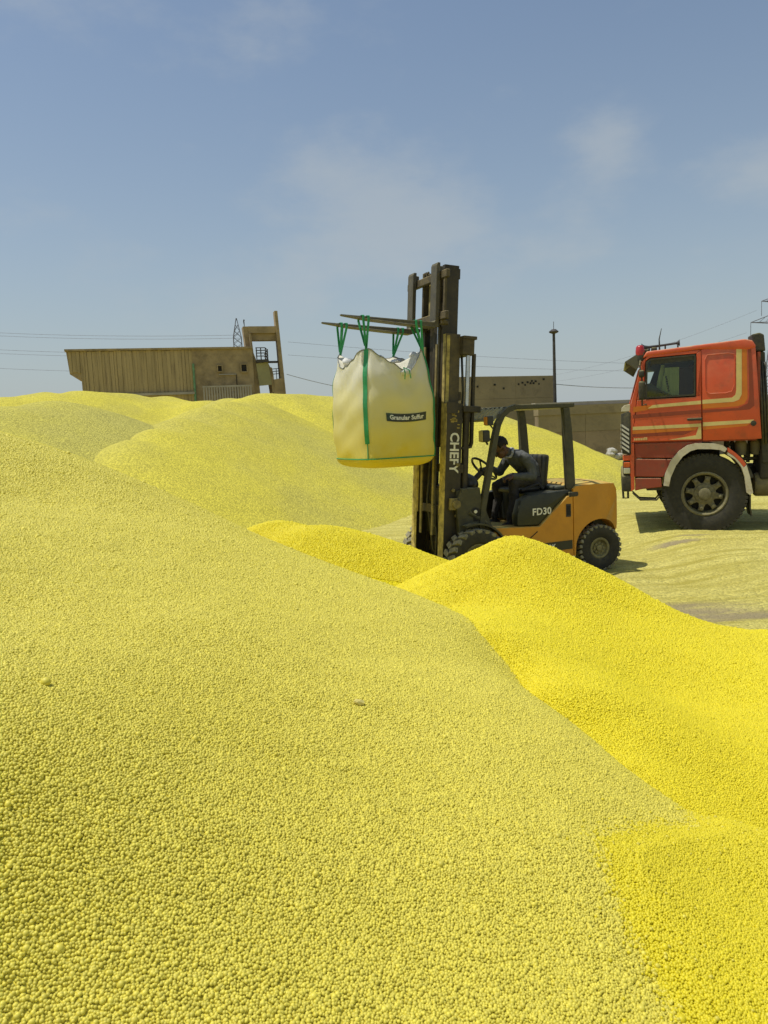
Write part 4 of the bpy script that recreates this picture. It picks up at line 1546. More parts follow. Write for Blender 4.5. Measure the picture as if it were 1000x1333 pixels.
# ================================================================== bulk bag hung from the forks by its loops
m_bag = bpy.data.materials.new('woven_bag')
m_bag.use_nodes = True
nt = m_bag.node_tree
b = nt.nodes['Principled BSDF']
b.inputs['Roughness'].default_value = .6
b.inputs['Specular IOR Level'].default_value = .35
tcn = N(nt, 'ShaderNodeTexCoord')
sz = N(nt, 'ShaderNodeSeparateXYZ'); L(nt, tcn.outputs['Object'], sz.inputs['Vector'])
nz = N(nt, 'ShaderNodeTexNoise', Scale=3.2, Detail=5.0, Roughness=.55); L(nt, tcn.outputs['Object'], nz.inputs['Vector'])
# granules press against the fabric and show through: most at the bottom, least at the empty shoulders
ht = N(nt, 'ShaderNodeMath', operation='MULTIPLY_ADD'); L(nt, nz.outputs['Fac'], ht.inputs[0]); ht.inputs[1].default_value = -.55
L(nt, sz.outputs['Z'], ht.inputs[2])
rp = N(nt, 'ShaderNodeValToRGB')
L(nt, ht.outputs[0], rp.inputs['Fac'])
rp.color_ramp.elements[0].position = 0.0
rp.color_ramp.elements[0].color = (.78, .62, .07, 1)
rp.color_ramp.elements[1].position = 1.0
rp.color_ramp.elements[1].color = (.82, .79, .62, 1)
for ps, cl in ((.13, (.79, .67, .15, 1)), (.45, (.80, .71, .25, 1)), (.78, (.81, .75, .40, 1))):
    e = rp.color_ramp.elements.new(ps); e.color = cl
hof = N(nt, 'ShaderNodeMath', operation='ADD'); hof.inputs[1].default_value = .20
L(nt, ht.outputs[0], hof.inputs[0]); L(nt, hof.outputs[0], rp.inputs['Fac'])
wv = N(nt, 'ShaderNodeTexWave', Scale=95.0, Distortion=.6); wv.bands_direction = 'Z'; L(nt, tcn.outputs['Object'], wv.inputs['Vector'])
n3 = N(nt, 'ShaderNodeTexNoise', Scale=9.0, Detail=6.0, Roughness=.6); L(nt, tcn.outputs['Object'], n3.inputs['Vector'])
ah = N(nt, 'ShaderNodeMath', operation='MULTIPLY_ADD'); L(nt, wv.outputs['Fac'], ah.inputs[0]); ah.inputs[1].default_value = .12; L(nt, n3.outputs['Fac'], ah.inputs[2])
bp = N(nt, 'ShaderNodeBump', Strength=.35, Distance=.03); L(nt, ah.outputs[0], bp.inputs['Height']); L(nt, bp.outputs['Normal'], b.inputs['Normal'])
L(nt, rp.outputs['Color'], b.inputs['Base Color'])
tl = N(nt, 'ShaderNodeBsdfTranslucent'); L(nt, rp.outputs['Color'], tl.inputs['Color'])
ms = N(nt, 'ShaderNodeMixShader'); ms.inputs['Fac'].default_value = .22
L(nt, b.outputs['BSDF'], ms.inputs[1]); L(nt, tl.outputs['BSDF'], ms.inputs[2])
L(nt, ms.outputs['Shader'], nt.nodes['Material Output'].inputs['Surface'])

m_strap = mat('green_strap', (0.025, 0.27, 0.095), .65, var=.22, scale=30, streak=(1, 1, .2))
m_skirt = mat('white_skirt', (0.62, 0.61, 0.55), .6, var=.12, scale=12)
BAG_RZ = F_RZ + R(3)
BR = Matrix.Rotation(BAG_RZ, 3, 'Z')
fmw = Matrix.Translation(f_org) @ Matrix.Rotation(F_RZ, 4, 'Z') @ Matrix.Diagonal((KX, 1, 1, 1))
bag_c = fmw @ Vector((.83, .0, 0))
BZ0 = at(500, 610, 8.6).z
bag = thing('bulk_bag', 'full white woven bulk bag with green straps hanging from the raised forks', 'bulk bag', (bag_c.x, bag_c.y, BZ0), BAG_RZ)
HB, BH = .485, 1.14


def bag_r(th, n=4.2):
    c, s = abs(math.cos(th)), abs(math.sin(th))
    return 1.0 / (c ** n + s ** n) ** (1 / n)


def bag_top(th):
    """height of the bag's rim: pulled up at the four corners, sagging between"""
    k = abs(math.sin(2 * th))
    base = BH + .17 * k ** 2.2
    # the rim droops lowest along the near face, towards its rear half
    d = math.atan2(math.sin(th - R(106)), math.cos(th - R(106)))
    return base - .09 * math.exp(-(d / .33) ** 2) + .012 * math.sin(9 * th + 1) + .008 * math.sin(23 * th)


def bag_pt(th, v, out=0.0):
    """v: 0 at the bottom seam .. 1 at the rim"""
    top = bag_top(th)
    z = .115 + (top - .115) * v
    k = abs(math.sin(2 * th))
    bul = 1.0 + .055 * math.sin(PI * min(1, v * 1.15)) - .10 * max(0, v - .6) ** 1.6 * (1.6 + 0 * k)
    # loops pull the corners inward at the top
    bul -= .16 * max(0, v - .72) ** 1.5 * k ** 3 * 3
    w = .012 * math.sin(th * 17 + v * 5) * max(0, v - .55) + .010 * math.sin(th * 31 - v * 9) * max(0, v - .7) + .006 * math.sin(v * 14 + 3 * th) + .005 * math.sin(v * 23 - 5 * th)
    # diagonal tension folds run down from the corners
    dth = (th - PI / 4) % (PI / 2)
    dth = min(dth, PI / 2 - dth)
    w += .016 * math.sin(dth * 38 + v * 12) * max(0, v - .68) * (1 - dth / .8)
    r = HB * bag_r(th, 4.6 - 1.2 * v) * bul + w + out
    return Vector((r * math.cos(th), r * math.sin(th), z))


def bag_low(th, q):
    """q: 0 at the bottom seam .. 1 at the middle of the hanging belly"""
    z = .115 - .115 * math.sin(q * PI / 2)
    r = HB * bag_r(th, 4.6) * (math.cos(q * PI / 2) ** .62) * 1.0
    r += .006 * math.sin(th * 26) * (1 - q) * math.sin(q * PI)
    return Vector((r * math.cos(th), r * math.sin(th), z - .012 * math.sin(q * PI)))


bm = bmesh.new()
NT, NV, NQ = 144, 60, 10
rows = [[bm.verts.new(bag_low(2 * PI * i / NT, 1 - j / NQ)) for i in range(NT)] for j in range(1, NQ)]
rows += [[bm.verts.new(bag_pt(2 * PI * i / NT, j / NV)) for i in range(NT)] for j in range(NV + 1)]
# top sheet sagging inside the rim
for f, dz in ((.80, -.05), (.5, -.11), (.2, -.10)):
    row = []
    for i in range(NT):
        p = bag_pt(2 * PI * i / NT, 1.0)
        row.append(bm.verts.new((p.x * f, p.y * f, (p.z + dz) * (.4 + .6 * f) + (BH + .02) * (.6 - .6 * f) + .012 * math.sin(i * .9))))
    rows.append(row)
c0 = bm.verts.new((0, 0, 0)); c1 = bm.verts.new((0, 0, BH - .05))
for a_, b_ in zip(rows, rows[1:]):
    for i in range(NT):
        bm.faces.new((a_[i], a_[(i + 1) % NT], b_[(i + 1) % NT], b_[i]))
for i in range(NT):
    bm.faces.new((c0, rows[0][(i + 1) % NT], rows[0][i]))
    bm.faces.new((c1, rows[-1][i], rows[-1][(i + 1) % NT]))
for f in bm.faces: f.smooth = True
bmesh.ops.recalc_face_normals(bm, faces=bm.faces)
me = bpy.data.meshes.new('bag_body'); bm.to_mesh(me); bm.free()
body_b = link('bag_body', me, m_bag, bag)
# bottom seam piping and rim hem
m = MB()
m.tube([bag_pt(2 * PI * i / 96, 0.0, .004) for i in range(96)], .007, 5, closed=True)
m.build('bottom_seam', m_strap, bag)
m = MB()
m.tube([bag_pt(2 * PI * i / 120, 1.0, .002) + Vector((0, 0, .002)) for i in range(120)], .006, 5, closed=True)
m.build('rim_hem', mat('grey_hem', (.22, .23, .22), .7), bag)
# folded filling skirt peeping over the rim
m = MB()
for k in range(14):
    th = R(60 + 360 * k / 14 + 9 * math.sin(k * 2.1))
    p = bag_pt(th, 1.0)
    m.sphere((p.x * .80, p.y * .80, p.z - .03 + .012 * math.sin(k * 3)), 0.05, 10, (1.5 + .3 * math.sin(k), 1.1, .55 + .2 * math.cos(k * 1.7)))
for v in m.bm.verts:
    v.co += Vector((math.sin(v.co.y * 60 + v.co.z * 70), math.sin(v.co.x * 70 + v.co.z * 50), math.sin(v.co.x * 80 + v.co.y * 60))) * .010
m.build('filling_skirt', m_skirt, bag, smooth=True)['kind'] = 'stuff'
m = MB()
th = R(98)
p = bag_pt(th, 1.0)
m.sphere((p.x, p.y + .0, p.z - .02), .055, 12, (1.3, .55, .8))
for v in m.bm.verts:
    v.co += Vector((math.sin(v.co.z * 120), math.sin(v.co.x * 90), math.sin(v.co.x * 110))) * .008
m.build('tied_spout', m_skirt, bag, smooth=True)
m = MB(); m.ribbon([p + Vector((.05, .04, .03)), p + Vector((.04, .055, -.03)), p + Vector((.045, .05, -.10))], (1, 0, 0), .012, .003); m.ribbon([p + Vector((.05, .04, .03)), p + Vector((-.01, .06, -.0)), p + Vector((-.03, .055, -.09))], (1, 0, 0), .012, .003)
m.build('tie_cord', m_strap, bag)

# straps: sewn down the corner, then a loop over the fork above
inv_bag = (Matrix.Translation((bag_c.x, bag_c.y, BZ0)) @ Matrix.Rotation(BAG_RZ, 4, 'Z')).inverted()


def fork_pt(xm, s, dz=0.0, dy=0.0):
    """point on the fork blade (mast frame) in the bag's frame"""
    return inv_bag @ (fmw @ (MT @ Vector((xm, s * .30 + dy, FZ + dz))))


def strap(th, s, xm, low):
    m = MB()
    seam = [bag_pt(th, v, .006) for v in np.linspace(low, 1.0, 22)]
    wd = Vector((-math.sin(th), math.cos(th), 0))
    m.ribbon(seam, wd, .050, .005)
    top = seam[-1]
    for e in (-1, 1):
        path = []
        xa = xm + e * .030
        for k in range(10):
            t = k / 9
            f = fork_pt(xa, s, -.045, .07)
            path.append(top.lerp(f, t))
        for (dz, dy) in ((.0, .068), (.006, .055), (.006, 0), (.006, -.055), (0, -.068), (-.045, -.07)):
            path.append(fork_pt(xa, s, dz, dy))
        f2 = fork_pt(xa, s, -.045, -.07)
        for k in range(1, 8):
            path.append(f2.lerp(top, k / 8))
        fx = inv_bag.to_3x3() @ (FR @ Vector((1, 0, 0)))
        m.ribbon(path, fx, .026, .005)
    return m.build('strap', m_strap, bag)


strap(R(45), 1, 1.08, .14)       # near front corner
strap(R(135), 1, .46, .13)     # near rear corner
strap(R(-45), -1, 1.10, .24)     # far front
strap(R(-135), -1, .40, .24)    # far rear
# thin green tails continue from the strap ends to the bottom seam
m = MB()
for th in (R(45), R(135), R(-45), R(-135)):
    m.tube([bag_pt(th, v, .004) for v in np.linspace(0, .15, 8)], .006, 5)
m.build('corner_cord', m_strap, bag)['kind'] = 'stuff'


# printed band with the words, following the near face
def on_face(u, z):
    """point on the near face (facing +y) at sideways offset u and height z"""
    th = math.atan2(HB, u)
    for _ in range(12):
        lo_v = max(0.0, min(1.0, (z - .115) / (bag_top(th) - .115)))
        p = bag_pt(th, lo_v)
        th += (p.x - u) / max(.2, p.y) * .9
    return p


def warp_face(off, z0, u0, arch):
    def f(c):
        u = u0 - c.x
        z = z0 + c.y - arch * (1 - ((u - u0) / .28) ** 2)
        p = on_face(u, z)
        return Vector((p.x, p.y + off + c.z, p.z))
    return f


zb, ub = .575, -.035
bm = bmesh.new()
gr = [[bm.verts.new((-.255 + .51 * i / 24, -.045 + .090 * j / 4, 0)) for i in range(25)] for j in range(5)]
for j in range(4):
    for i in range(24):
        bm.faces.new((gr[j][i], gr[j][i + 1], gr[j + 1][i + 1], gr[j + 1][i]))
wf = warp_face(.0045, zb, ub, .022)
for v in bm.verts: v.co = wf(v.co)
ext = bmesh.ops.extrude_face_region(bm, geom=bm.faces[:])
for g in ext['geom']:
    if isinstance(g, bmesh.types.BMVert): g.co.y += .002
bmesh.ops.recalc_face_normals(bm, faces=bm.faces)
me = bpy.data.meshes.new('printed_band'); bm.to_mesh(me); bm.free()
m_print = mat('dark_print', (.035, .04, .025), .6, var=.3, scale=10, spot=(.03, .12, .06), spot_amt=.8, spot_scale=5)
band = link('printed_band', me, m_print, bag)
text_part('lettering', 'Granular Sulfur', .068, m_white, band, None, .0, bold=.0022, spacing=1.02, warp=warp_face(.0085, zb, ub, .022))
# ================================================================== red truck at the right edge
def rust(n, c, **k):
    return mat(n, c, k.pop('rough', .42), var=.10, scale=3, dust=.03, top=.62, spot=(.16, .055, .03), spot_amt=k.pop('amt', .32), spot_scale=k.pop('ss', 4), coat=k.pop('coat', .25), dustc=(.55, .42, .22), **k)


m_red = rust('red_paint', (.63, .080, .020))
m_redold = rust('rusty_red_paint', (.30, .048, .022), rough=.65, amt=.8, ss=7, coat=0)
m_s1 = mat('cream_stripe', (.66, .52, .19), .5, var=.12, scale=6)
m_s2 = mat('orange_stripe', (.60, .17, .012), .5, var=.10, scale=6)
m_s3 = mat('dark_red_stripe', (.26, .045, .016), .5, var=.10, scale=6)
m_cream = mat('cream_fender', (.58, .53, .40), .55, var=.12, scale=5, dust=.08, top=.3, spot=(.30, .2, .1), spot_amt=.5)
m_trim = mat('black_trim', (.018, .018, .017), .55, var=.3, scale=8, dust=.05, top=.35)
m_slat = mat('white_slat', (.62, .60, .52), .5, var=.1)
m_chas = mat('grimy_chassis', (.030, .027, .022), .8, var=.45, scale=7, dust=.10, top=.5, dustc=(.28, .24, .10))
m_tank = mat('grimy_tank', (.13, .115, .075), .7, var=.3, scale=7, dust=.1, top=.3)
m_grimerim = mat('grimy_rim', (.16, .145, .095), .7, metal=.2, var=.4, scale=14, dust=.08, top=.3)
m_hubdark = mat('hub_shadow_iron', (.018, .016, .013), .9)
m_beacon = mat('red_beacon', (.40, .025, .022), .3, var=.1)
m_curt = mat('green_curtain', (.42, .44, .19), .9, var=.2, scale=4, streak=(9, 9, .4))
m_curt2 = mat('maroon_curtain', (.045, .018, .016), .95, var=.2, streak=(12, 12, .5))
m_glass = bpy.data.materials.new('cab_glass')
m_glass.use_nodes = True
nt = m_glass.node_tree
gb = nt.nodes['Principled BSDF']
gb.inputs['Base Color'].default_value = (.80, .90, .86, 1)
gb.inputs['Roughness'].default_value = .03
gl_ = N(nt, 'ShaderNodeBsdfTransparent', Color=(.86, .92, .88, 1))
fz = N(nt, 'ShaderNodeFresnel', IOR=1.45)
go_ = N(nt, 'ShaderNodeBsdfGlossy', Roughness=.04)
mxs = N(nt, 'ShaderNodeMixShader')
L(nt, fz.outputs['Fac'], mxs.inputs['Fac']); L(nt, gl_.outputs['BSDF'], mxs.inputs[1]); L(nt, go_.outputs['BSDF'], mxs.inputs[2])
L(nt, mxs.outputs['Shader'], nt.nodes['Material Output'].inputs['Surface'])

T_RZ = R(163)
t0 = at(918, 690, 11.5)
TZ = float(ground_z(np.array([t0.x + .2]), np.array([t0.y]))[0])
tr_org = Vector((t0.x, t0.y, 0)) - Matrix.Rotation(T_RZ, 3, 'Z') @ Vector((0, 1.20, 0))
tr = thing('truck', 'red truck cab with cream and orange stripes, facing left at the right edge', 'truck', (tr_org.x, tr_org.y, TZ), T_RZ)
# photo pixel on the near cab side -> truck side coordinates
TRi = Matrix.Rotation(-T_RZ, 3, 'Z')
YS = 1.20


def tp(px, py):
    """side coordinates (x, z) of a photo pixel lying on the near cab flank"""
    d = at(px, py, 1.0) - Vector((0, 0, CAM_Z))
    o_ = TRi @ (Vector((0, 0, CAM_Z)) - Vector((tr_org.x, tr_org.y, TZ)))
    dl = TRi @ d
    k = (YS - o_.y) / dl.y
    q = o_ + dl * k
    return (q.x, q.z)


def TP(*pts):
    return [tp(*p) for p in pts]


W2 = 1.20
# cab shell: flank panels with an opening for the window, so it is built from strips around it
A_ = tp(840, 465); B_ = tp(905, 459); C_ = tp(906, 515); D_ = tp(839, 520)
roof_pts = TP((822, 527), (836, 470), (842, 459), (900, 450), (972, 441), (981, 444), (985, 456), (992, 570))
cab = None
for s in (1, -1):
    ys = (W2 - .05, W2) if s > 0 else (-W2, -W2 + .05)
    shell = MB(); shell.prism(TP((913, 455), (972, 447.5), (984, 452), (992, 571), (915, 573.5)), *ys, bevel=.012, seg=2)
    sl = shell.build('sleeper_panel', m_red, tr, smooth='auto')
    cab = cab or sl
    shell = MB(); shell.prism(TP((821, 527), (836, 471), (840, 466), (840.5, 470), (829, 519), (823, 577), (820.5, 577)), *ys, bevel=.006, seg=1)
    shell.build('windscreen_pillar', m_red, tr)
roofm = MB()
rp_ = TP((836, 467), (842, 457.5), (900, 450), (970, 441), (980, 443), (985, 451), (976, 455), (913, 454.6), (842, 464.5))
roofm.prism(rp_, -W2 - .012, W2 + .012, bevel=.05, seg=3)
roofm.build('roof', m_red, tr, smooth='auto')
m = MB()
x_r = tp(990, 560)[0]
zt_, zb_ = tp(985, 455)[1], tp(992, 571)[1]
m.box((x_r - .0, -W2 + .051, zb_), (x_r + .04, W2 - .051, zt_ - .03))
m.box((x_r + .041, -W2 + .051, zb_ - .02), (tp(823, 577)[0] - .02, W2 - .051, zb_ + .05))
m.build('rear_wall', m_redold, tr)
# front face below the windscreen, windscreen
xf0, zf0 = tp(820.5, 577); xf1, zf1 = tp(821, 527); xw, zw = tp(838, 470)
m = MB()
m.prism([(xf0 - .10, zf0 - .52), (xf0 - .01, zf0 - .52), (xf0 - .005, zf0), (xf1, zf1), (xf1 - .05, zf1 + .02), (xf0 - .10, zf0)], -W2 + .052, W2 - .052, 0)
m.build('front_panel', m_red, tr)
m = MB(); m.prism([(xf1 - .02, zf1 + .025), (xw - .01, zw), (xw - .025, zw), (xf1 - .04, zf1 + .025)], -W2 + .06, W2 - .06)
m.build('windscreen', m_glass, tr)
m = MB()
m.box((xf1 - .75, -W2 + .06, zf1 - .35), (xf1 - .06, W2 - .06, zf1 + .02), .05); m.build('dashboard', m_trim, tr)
m = MB(); m.tube([(xf1 - .62, .55 + .21 * math.cos(2 * PI * i / 24), zf1 + .13 + .21 * math.sin(2 * PI * i / 24)) for i in range(24)], .016, 6, closed=True, M=None)
m.build('steering_wheel', m_trim, tr)
m = MB(); m.box((xf1 - 1.45, .25, zf1 - .45), (xf1 - .95, .85, zf1 - .2), .05); m.box((xf1 - 1.50, .25, zf1 - .25), (xf1 - 1.36, .85, zf1 + .5), .05); m.build('driver_seat', m_trim, tr)
# dark strip on the front of the pillar / grille seen edge on
m = MB()
gx, gz0 = tp(816, 590); _, gz1 = tp(816, 540); 
m.box((xf0 + .0, -W2 + .10, gz0), (xf0 + .055, W2 - .10, gz1), .015)
grl = m.build('grille', m_trim, tr)
for k in range(6):
    z = gz0 + .06 + k * (gz1 - gz0 - .24) / 5
    m = MB(); m.box((xf0 + .0555, -W2 + .14, z), (xf0 + .085, W2 - .14, z + .032), .006, 1)
    m.build('slat', m_slat, grl)
# corner fairing with its own slanting white slats
m = MB(); c0 = tp(819, 592); c1 = tp(819, 537)
m.prism([(xf0 - .012, c0[1]), (xf0 + .115, c0[1] + .02), (xf0 + .13, c0[1] + .12), (xf0 + .13, c1[1] - .02), (xf0 + .03, c1[1] + .02), (xf0 - .012, c1[1])], W2 - .17, W2 + .01, .012)
fa = m.build('corner_fairing', m_trim, tr, smooth='auto')
for k in range(6):
    z = c0[1] + .045 + k * .066
    m = MB(); m.prism([(xf0 + .015, z - .015), (xf0 + .122, z + .065), (xf0 + .122, z + .098), (xf0 + .015, z + .018)], W2 + .011, W2 + .018)
    m.prism([(.0, z + .065), (.12, z + .065), (.12, z + .098), (.0, z + .098)], xf0 + .131, xf0 + .138, axis='x', M=Matrix.Translation((0, W2 - .13, 0)))
    m.build('slat', m_slat, fa)
m = MB(); m.prism(TP((809, 536), (809.5, 531), (813, 527.5), (820.5, 526), (820, 535.5)), W2 - .16, W2 + .004, .008); m.build('corner_cap', m_cream, tr)

# door with window
door = MB()
dx0, _ = tp(822, 560)
for s in (1, -1):
    ys = (W2 - .045, W2 + .006) if s > 0 else (-W2 - .006, -W2 + .045)
    door.prism(TP((823.5, 575.5), (829.5, 521), (840, 520), (906.5, 516.5), (913, 455.5), (913.6, 572.6)), *ys, bevel=.008, seg=1)
    door.prism(TP((829.6, 520.5), (840.5, 466.5), (843.5, 463.4), (912.6, 455.2), (906.7, 460), (846.5, 465.6), (839.3, 470.5), (838.8, 519.6)), *ys, bevel=.004, seg=1)
    door.prism(TP((912.7, 456), (913.0, 516), (906.8, 516.2), (906.8, 460.2)), *ys, bevel=.004, seg=1)
drs = door
dm = drs.build('door', m_red, tr)
for s in (1,):
    m = MB()
    fr = TP((841, 471), (847, 466.8), (905, 461), (906, 463), (905.5, 515), (840, 519))
    inn = TP((843.5, 472), (848.5, 469), (903.5, 463.6), (903.8, 465), (903.3, 513), (842.6, 516.7))
    n = len(fr)
    t_ = bmesh.new()
    for ya, yb in ((W2 - .02, W2 + .010),):
        vo0 = [t_.verts.new((p[0], ya, p[1])) for p in fr]; vo1 = [t_.verts.new((p[0], yb, p[1])) for p in fr]
        vi0 = [t_.verts.new((p[0], ya, p[1])) for p in inn]; vi1 = [t_.verts.new((p[0], yb, p[1])) for p in inn]
        for i in range(n):
            j = (i + 1) % n
            t_.faces.new((vo1[i], vo1[j], vi1[j], vi1[i])); t_.faces.new((vo0[j], vo0[i], vi0[i], vi0[j]))
            t_.faces.new((vo0[i], vo0[j], vo1[j], vo1[i])); t_.faces.new((vi0[j], vi0[i], vi1[i], vi1[j]))
    bmesh.ops.recalc_face_normals(t_, faces=t_.faces)
    m._merge(t_)
    m.prism(TP((848, 468.9), (903.6, 463.5), (903.6, 468.5), (850, 474.5), (846, 478)), W2 - .018, W2 - .006)
    m.tube([(*[tp(856, 507)[0]], W2 - .06, tp(856, 507)[1]), (tp(878, 517)[0], W2 - .06, tp(878, 517)[1])], .018, 6)
    m.build('window_frame', m_trim, dm)
    m = MB(); m.prism(inn, W2 - .016, W2 - .011); m.build('window_glass', m_glass, dm)
m = MB(); m.box((tp(903, 546)[0] - .12, W2 + .0062, tp(903, 547.5)[1]), (tp(903, 546)[0] + .09, W2 + .028, tp(903, 544)[1]), .008, 1); m.build('handle', m_trim, dm)
# dark lining, far seat and an added curtain blocking sky through the far window
m = MB(); m.prism(TP((842, 466), (905, 460), (910, 456), (910, 468), (848, 474), (842, 478)), -W2 + .06, W2 - .30); m.build('headliner', m_trim, tr)
m = MB(); m.prism(TP((862, 470), (915, 465), (915, 520), (850, 522), (846, 512)), -W2 + .10, -W2 + .14); m.build('far_sky_blocker', m_curt2, tr)
m = MB(); m.box((xf1 - 1.52, -.85, zf1 - .45), (xf1 - .95, -.30, zf1 - .15), .05); m.box((xf1 - 1.55, -.85, zf1 - .2), (xf1 - 1.38, -.30, zf1 + .62), .06); m.build('passenger_seat', m_trim, tr)
m = MB(); m.prism(TP((839, 500), (848, 498), (868, 513), (868, 520), (839, 521)), W2 - .45, W2 - .12, .02); m.build('door_lining', m_trim, tr)
# curtains behind the glass
m = MB()
cp = TP((866, 484), (866, 478), (885, 477), (885, 515), (860, 516))
m.prism(cp, W2 - .16, W2 - .13); m.prism(TP((867, 482), (867, 486), (883, 485), (883, 480)), W2 - .128, W2 - .12)
m.build('curtain', m_curt, tr)
m = MB(); m.prism(TP((886, 478), (905, 476), (905, 515), (886, 515)), W2 - .18, W2 - .14); m.build('curtain', m_curt2, tr)
m = MB(); m.prism(TP((858, 490), (862, 474), (866, 474), (865, 489), (872, 510), (855, 506)), W2 - .25, W2 - .2); m.build('hanging_cloth', m_curt, tr)
m = MB()
for k in range(7):
    q = tp(868 + k * .55, 490 + k * 3.0)
    m.sphere((q[0], W2 - .115, q[1]), .016, 6)
m.build('bead_string', m_trim, tr)

# printed stripes (thin raised film on the flank)
def film(name, pts, mt, par, y=W2, t=.0035):
    mb = MB(); mb.prism(TP(*pts), y, y + t, 0); tri(mb)
    return mb.build(name, mt, par)
yd = W2 + .0065
film('stripe', [(824.5, 529.5), (912.6, 521.5), (912.6, 526.5), (860, 530.5), (824.3, 537)], m_s2, dm, yd)
film('stripe', [(843, 531.8), (850, 527.2), (912.6, 521.3), (912.6, 526), (880, 528.5)], m_s1, dm, yd + .0045)
film('stripe', [(824.2, 540), (912.7, 533), (912.7, 538), (824, 545)], m_s3, dm, yd)
film('stripe', [(823.9, 555.5), (912.9, 551.2), (912.9, 555.5), (823.6, 560)], m_s1, dm, yd)
film('stripe', [(823.6, 560.5), (908, 556.6), (905, 560), (823.4, 565)], m_s2, dm, yd)
film('stripe', [(823.4, 565.5), (903, 560.5), (890, 566), (823.3, 569)], m_s3, dm, yd)
film('stripe', [(870, 572.6), (906, 566.5), (909.5, 556), (912.9, 556), (913.2, 571), (909, 571.5)], m_s1, dm, yd)
film('stripe', [(914.6, 520.5), (953, 517.5), (957.5, 514), (958.6, 508), (958.6, 453.8), (965.8, 453), (965.8, 513), (962.5, 520), (955.5, 523), (914.6, 525.8)], m_s1, cab, W2 + .0005)
film('stripe', [(914.6, 526.2), (956, 523.4), (963, 520.4), (966.2, 513), (966.2, 453), (972.5, 452.2), (973.4, 518), (969, 525.5), (960, 528.8), (914.7, 532)], m_s2, cab, W2 + .0005)
film('stripe', [(914.8, 534), (961, 531), (973.6, 525), (975.6, 516), (974, 453), (978, 452.6), (982.2, 528), (976, 533), (914.8, 537.5)], m_s3, cab, W2 + .0005)
film('stripe', [(915.2, 549.8), (982, 546), (977, 550.8), (915.2, 555)], m_s1, cab, W2 + .0005)
film('stripe', [(915.2, 555.5), (976, 551.3), (972, 554.5), (915.3, 559.5)], m_s2, cab, W2 + .0005)
# raised blank window frame on the sleeper
rim_pts = [(921, 462), (948, 459.5), (956, 461), (957, 470), (956.5, 500), (953, 509), (945, 511.5), (924, 512.5), (919, 509), (918, 500), (918, 468)]
m = MB()
q = [tp(*p) for p in rim_pts]
m.tube([(a[0], W2 + .002, a[1]) for a in q], .0075, 6, closed=True)
m.build('blank_window', m_red, cab)
m = MB(); q = tp(981, 551); m.lathe([(0, 0), (.032, .004), (.04, .012), (.0, .016)], 14, 'y', M=Matrix.Translation((q[0], W2 + .002, q[1]))); m.build('lock', m_trim, cab)
# side badge: worn plate with illegible raised letters
b0, b1 = tp(825.5, 574), tp(843, 568.8)
m = MB()
rr = random.Random(4)
for k in range(8):
    x = b0[0] + (b1[0] - b0[0]) * (k + .15) / 8
    w = (b1[0] - b0[0]) / 8 * .7
    m.box((x, yd, b0[1] + .006), (x + w, yd + .005, b0[1] + .05 * rr.uniform(.7, 1)), .002, 1)
o = m.build('badge', m_s1, dm); o['kind'] = 'stuff'

# lower panels in front of the wheel, steps
m = MB(); m.prism(TP((826, 578), (915, 575), (912, 579), (893, 583), (880, 592), (878, 596.5), (827, 596)), W2 - .10, W2 - .02, .012); m.build('side_panel', m_redold, tr)
m = MB(); m.prism(TP((827, 597.5), (877, 598), (868, 612), (864, 621), (827, 620.5)), W2 - .08, W2 - .012, .012); m.build('side_panel', m_redold, tr)
m = MB(); m.prism(TP((827, 622.5), (861, 622.5), (862, 634), (835, 637), (827, 639)), W2 - .07, W2 - .005, .012); m.build('step_panel', m_redold, tr)
m = MB(); m.prism(TP((820, 577), (825.5, 577), (826.5, 637), (821, 640)), W2 - .09, W2 - .0, .01); m.build('corner_post', m_red, tr)
m = MB()
a1, a2, a3, a4 = TP((824, 642), (833, 650), (855, 651), (859, 646))
m.ribbon([(p[0], W2 - .02, p[1]) for p in (a1, a2, a3, a4)], (0, 1, 0), .05, .022)
m.ribbon([(p[0], W2 - .30, p[1]) for p in (a1, a2, a3, a4)], (0, 1, 0), .05, .022)
m.box((a3[0], W2 - .30, a3[1] - .008), (a2[0], W2 - .02, a3[1] + .014))
m.build('step', m_chas, tr)
m = MB(); p0, p1 = TP((842, 634.5), (866, 638.5)); m.box((p1[0], W2 - .25, p1[1]), (p0[0], W2 - .04, p0[1]), .01); m.build('step', m_chas, tr)
# bumper and lamp
m = MB(); p0, p1 = TP((824, 640), (809.5, 619)); m.box((p0[0], -W2 + .0, p0[1]), (p1[0] - .0, W2 + .0, p1[1]), .03, 3); m.build('bumper', m_trim, tr, smooth='auto')
m = MB()
for s in (1, -1):
    q0, q1 = TP((818, 640), (812, 650))
    m.tube([(q0[0], s * 1.0, q0[1] + .05), (q0[0], s * 1.0, q1[1]), (q1[0], s * 1.0, q1[1]), (q1[0] + .01, s * 1.0, q0[1] + .03)], .018, 6)
m.build('tow_hoop', m_chas, tr)
m = MB(); p0, p1 = TP((821, 618), (811, 600.5)); m.box((p0[0], W2 - .28, p0[1]), (p1[0], W2 - .002, p1[1]), .02, 2); hl = m.build('headlight', m_trim, tr)
m = MB(); p0, p1 = TP((820.5, 608.5), (812, 602)); m.box((p0[0], W2 - .25, p0[1]), (p1[0], W2 + .006, p1[1]), .008, 1); m.build('indicator_lens', mat('orange_lens', (.50, .09, .015), .3), hl)
m = MB(); p0, p1 = TP((820.5, 616.5), (812, 609.2)); m.box((p0[0], W2 - .25, p0[1]), (p1[0], W2 + .006, p1[1]), .008, 1); m.build('lamp_lens', mat('pale_lens', (.50, .50, .36), .2), hl)
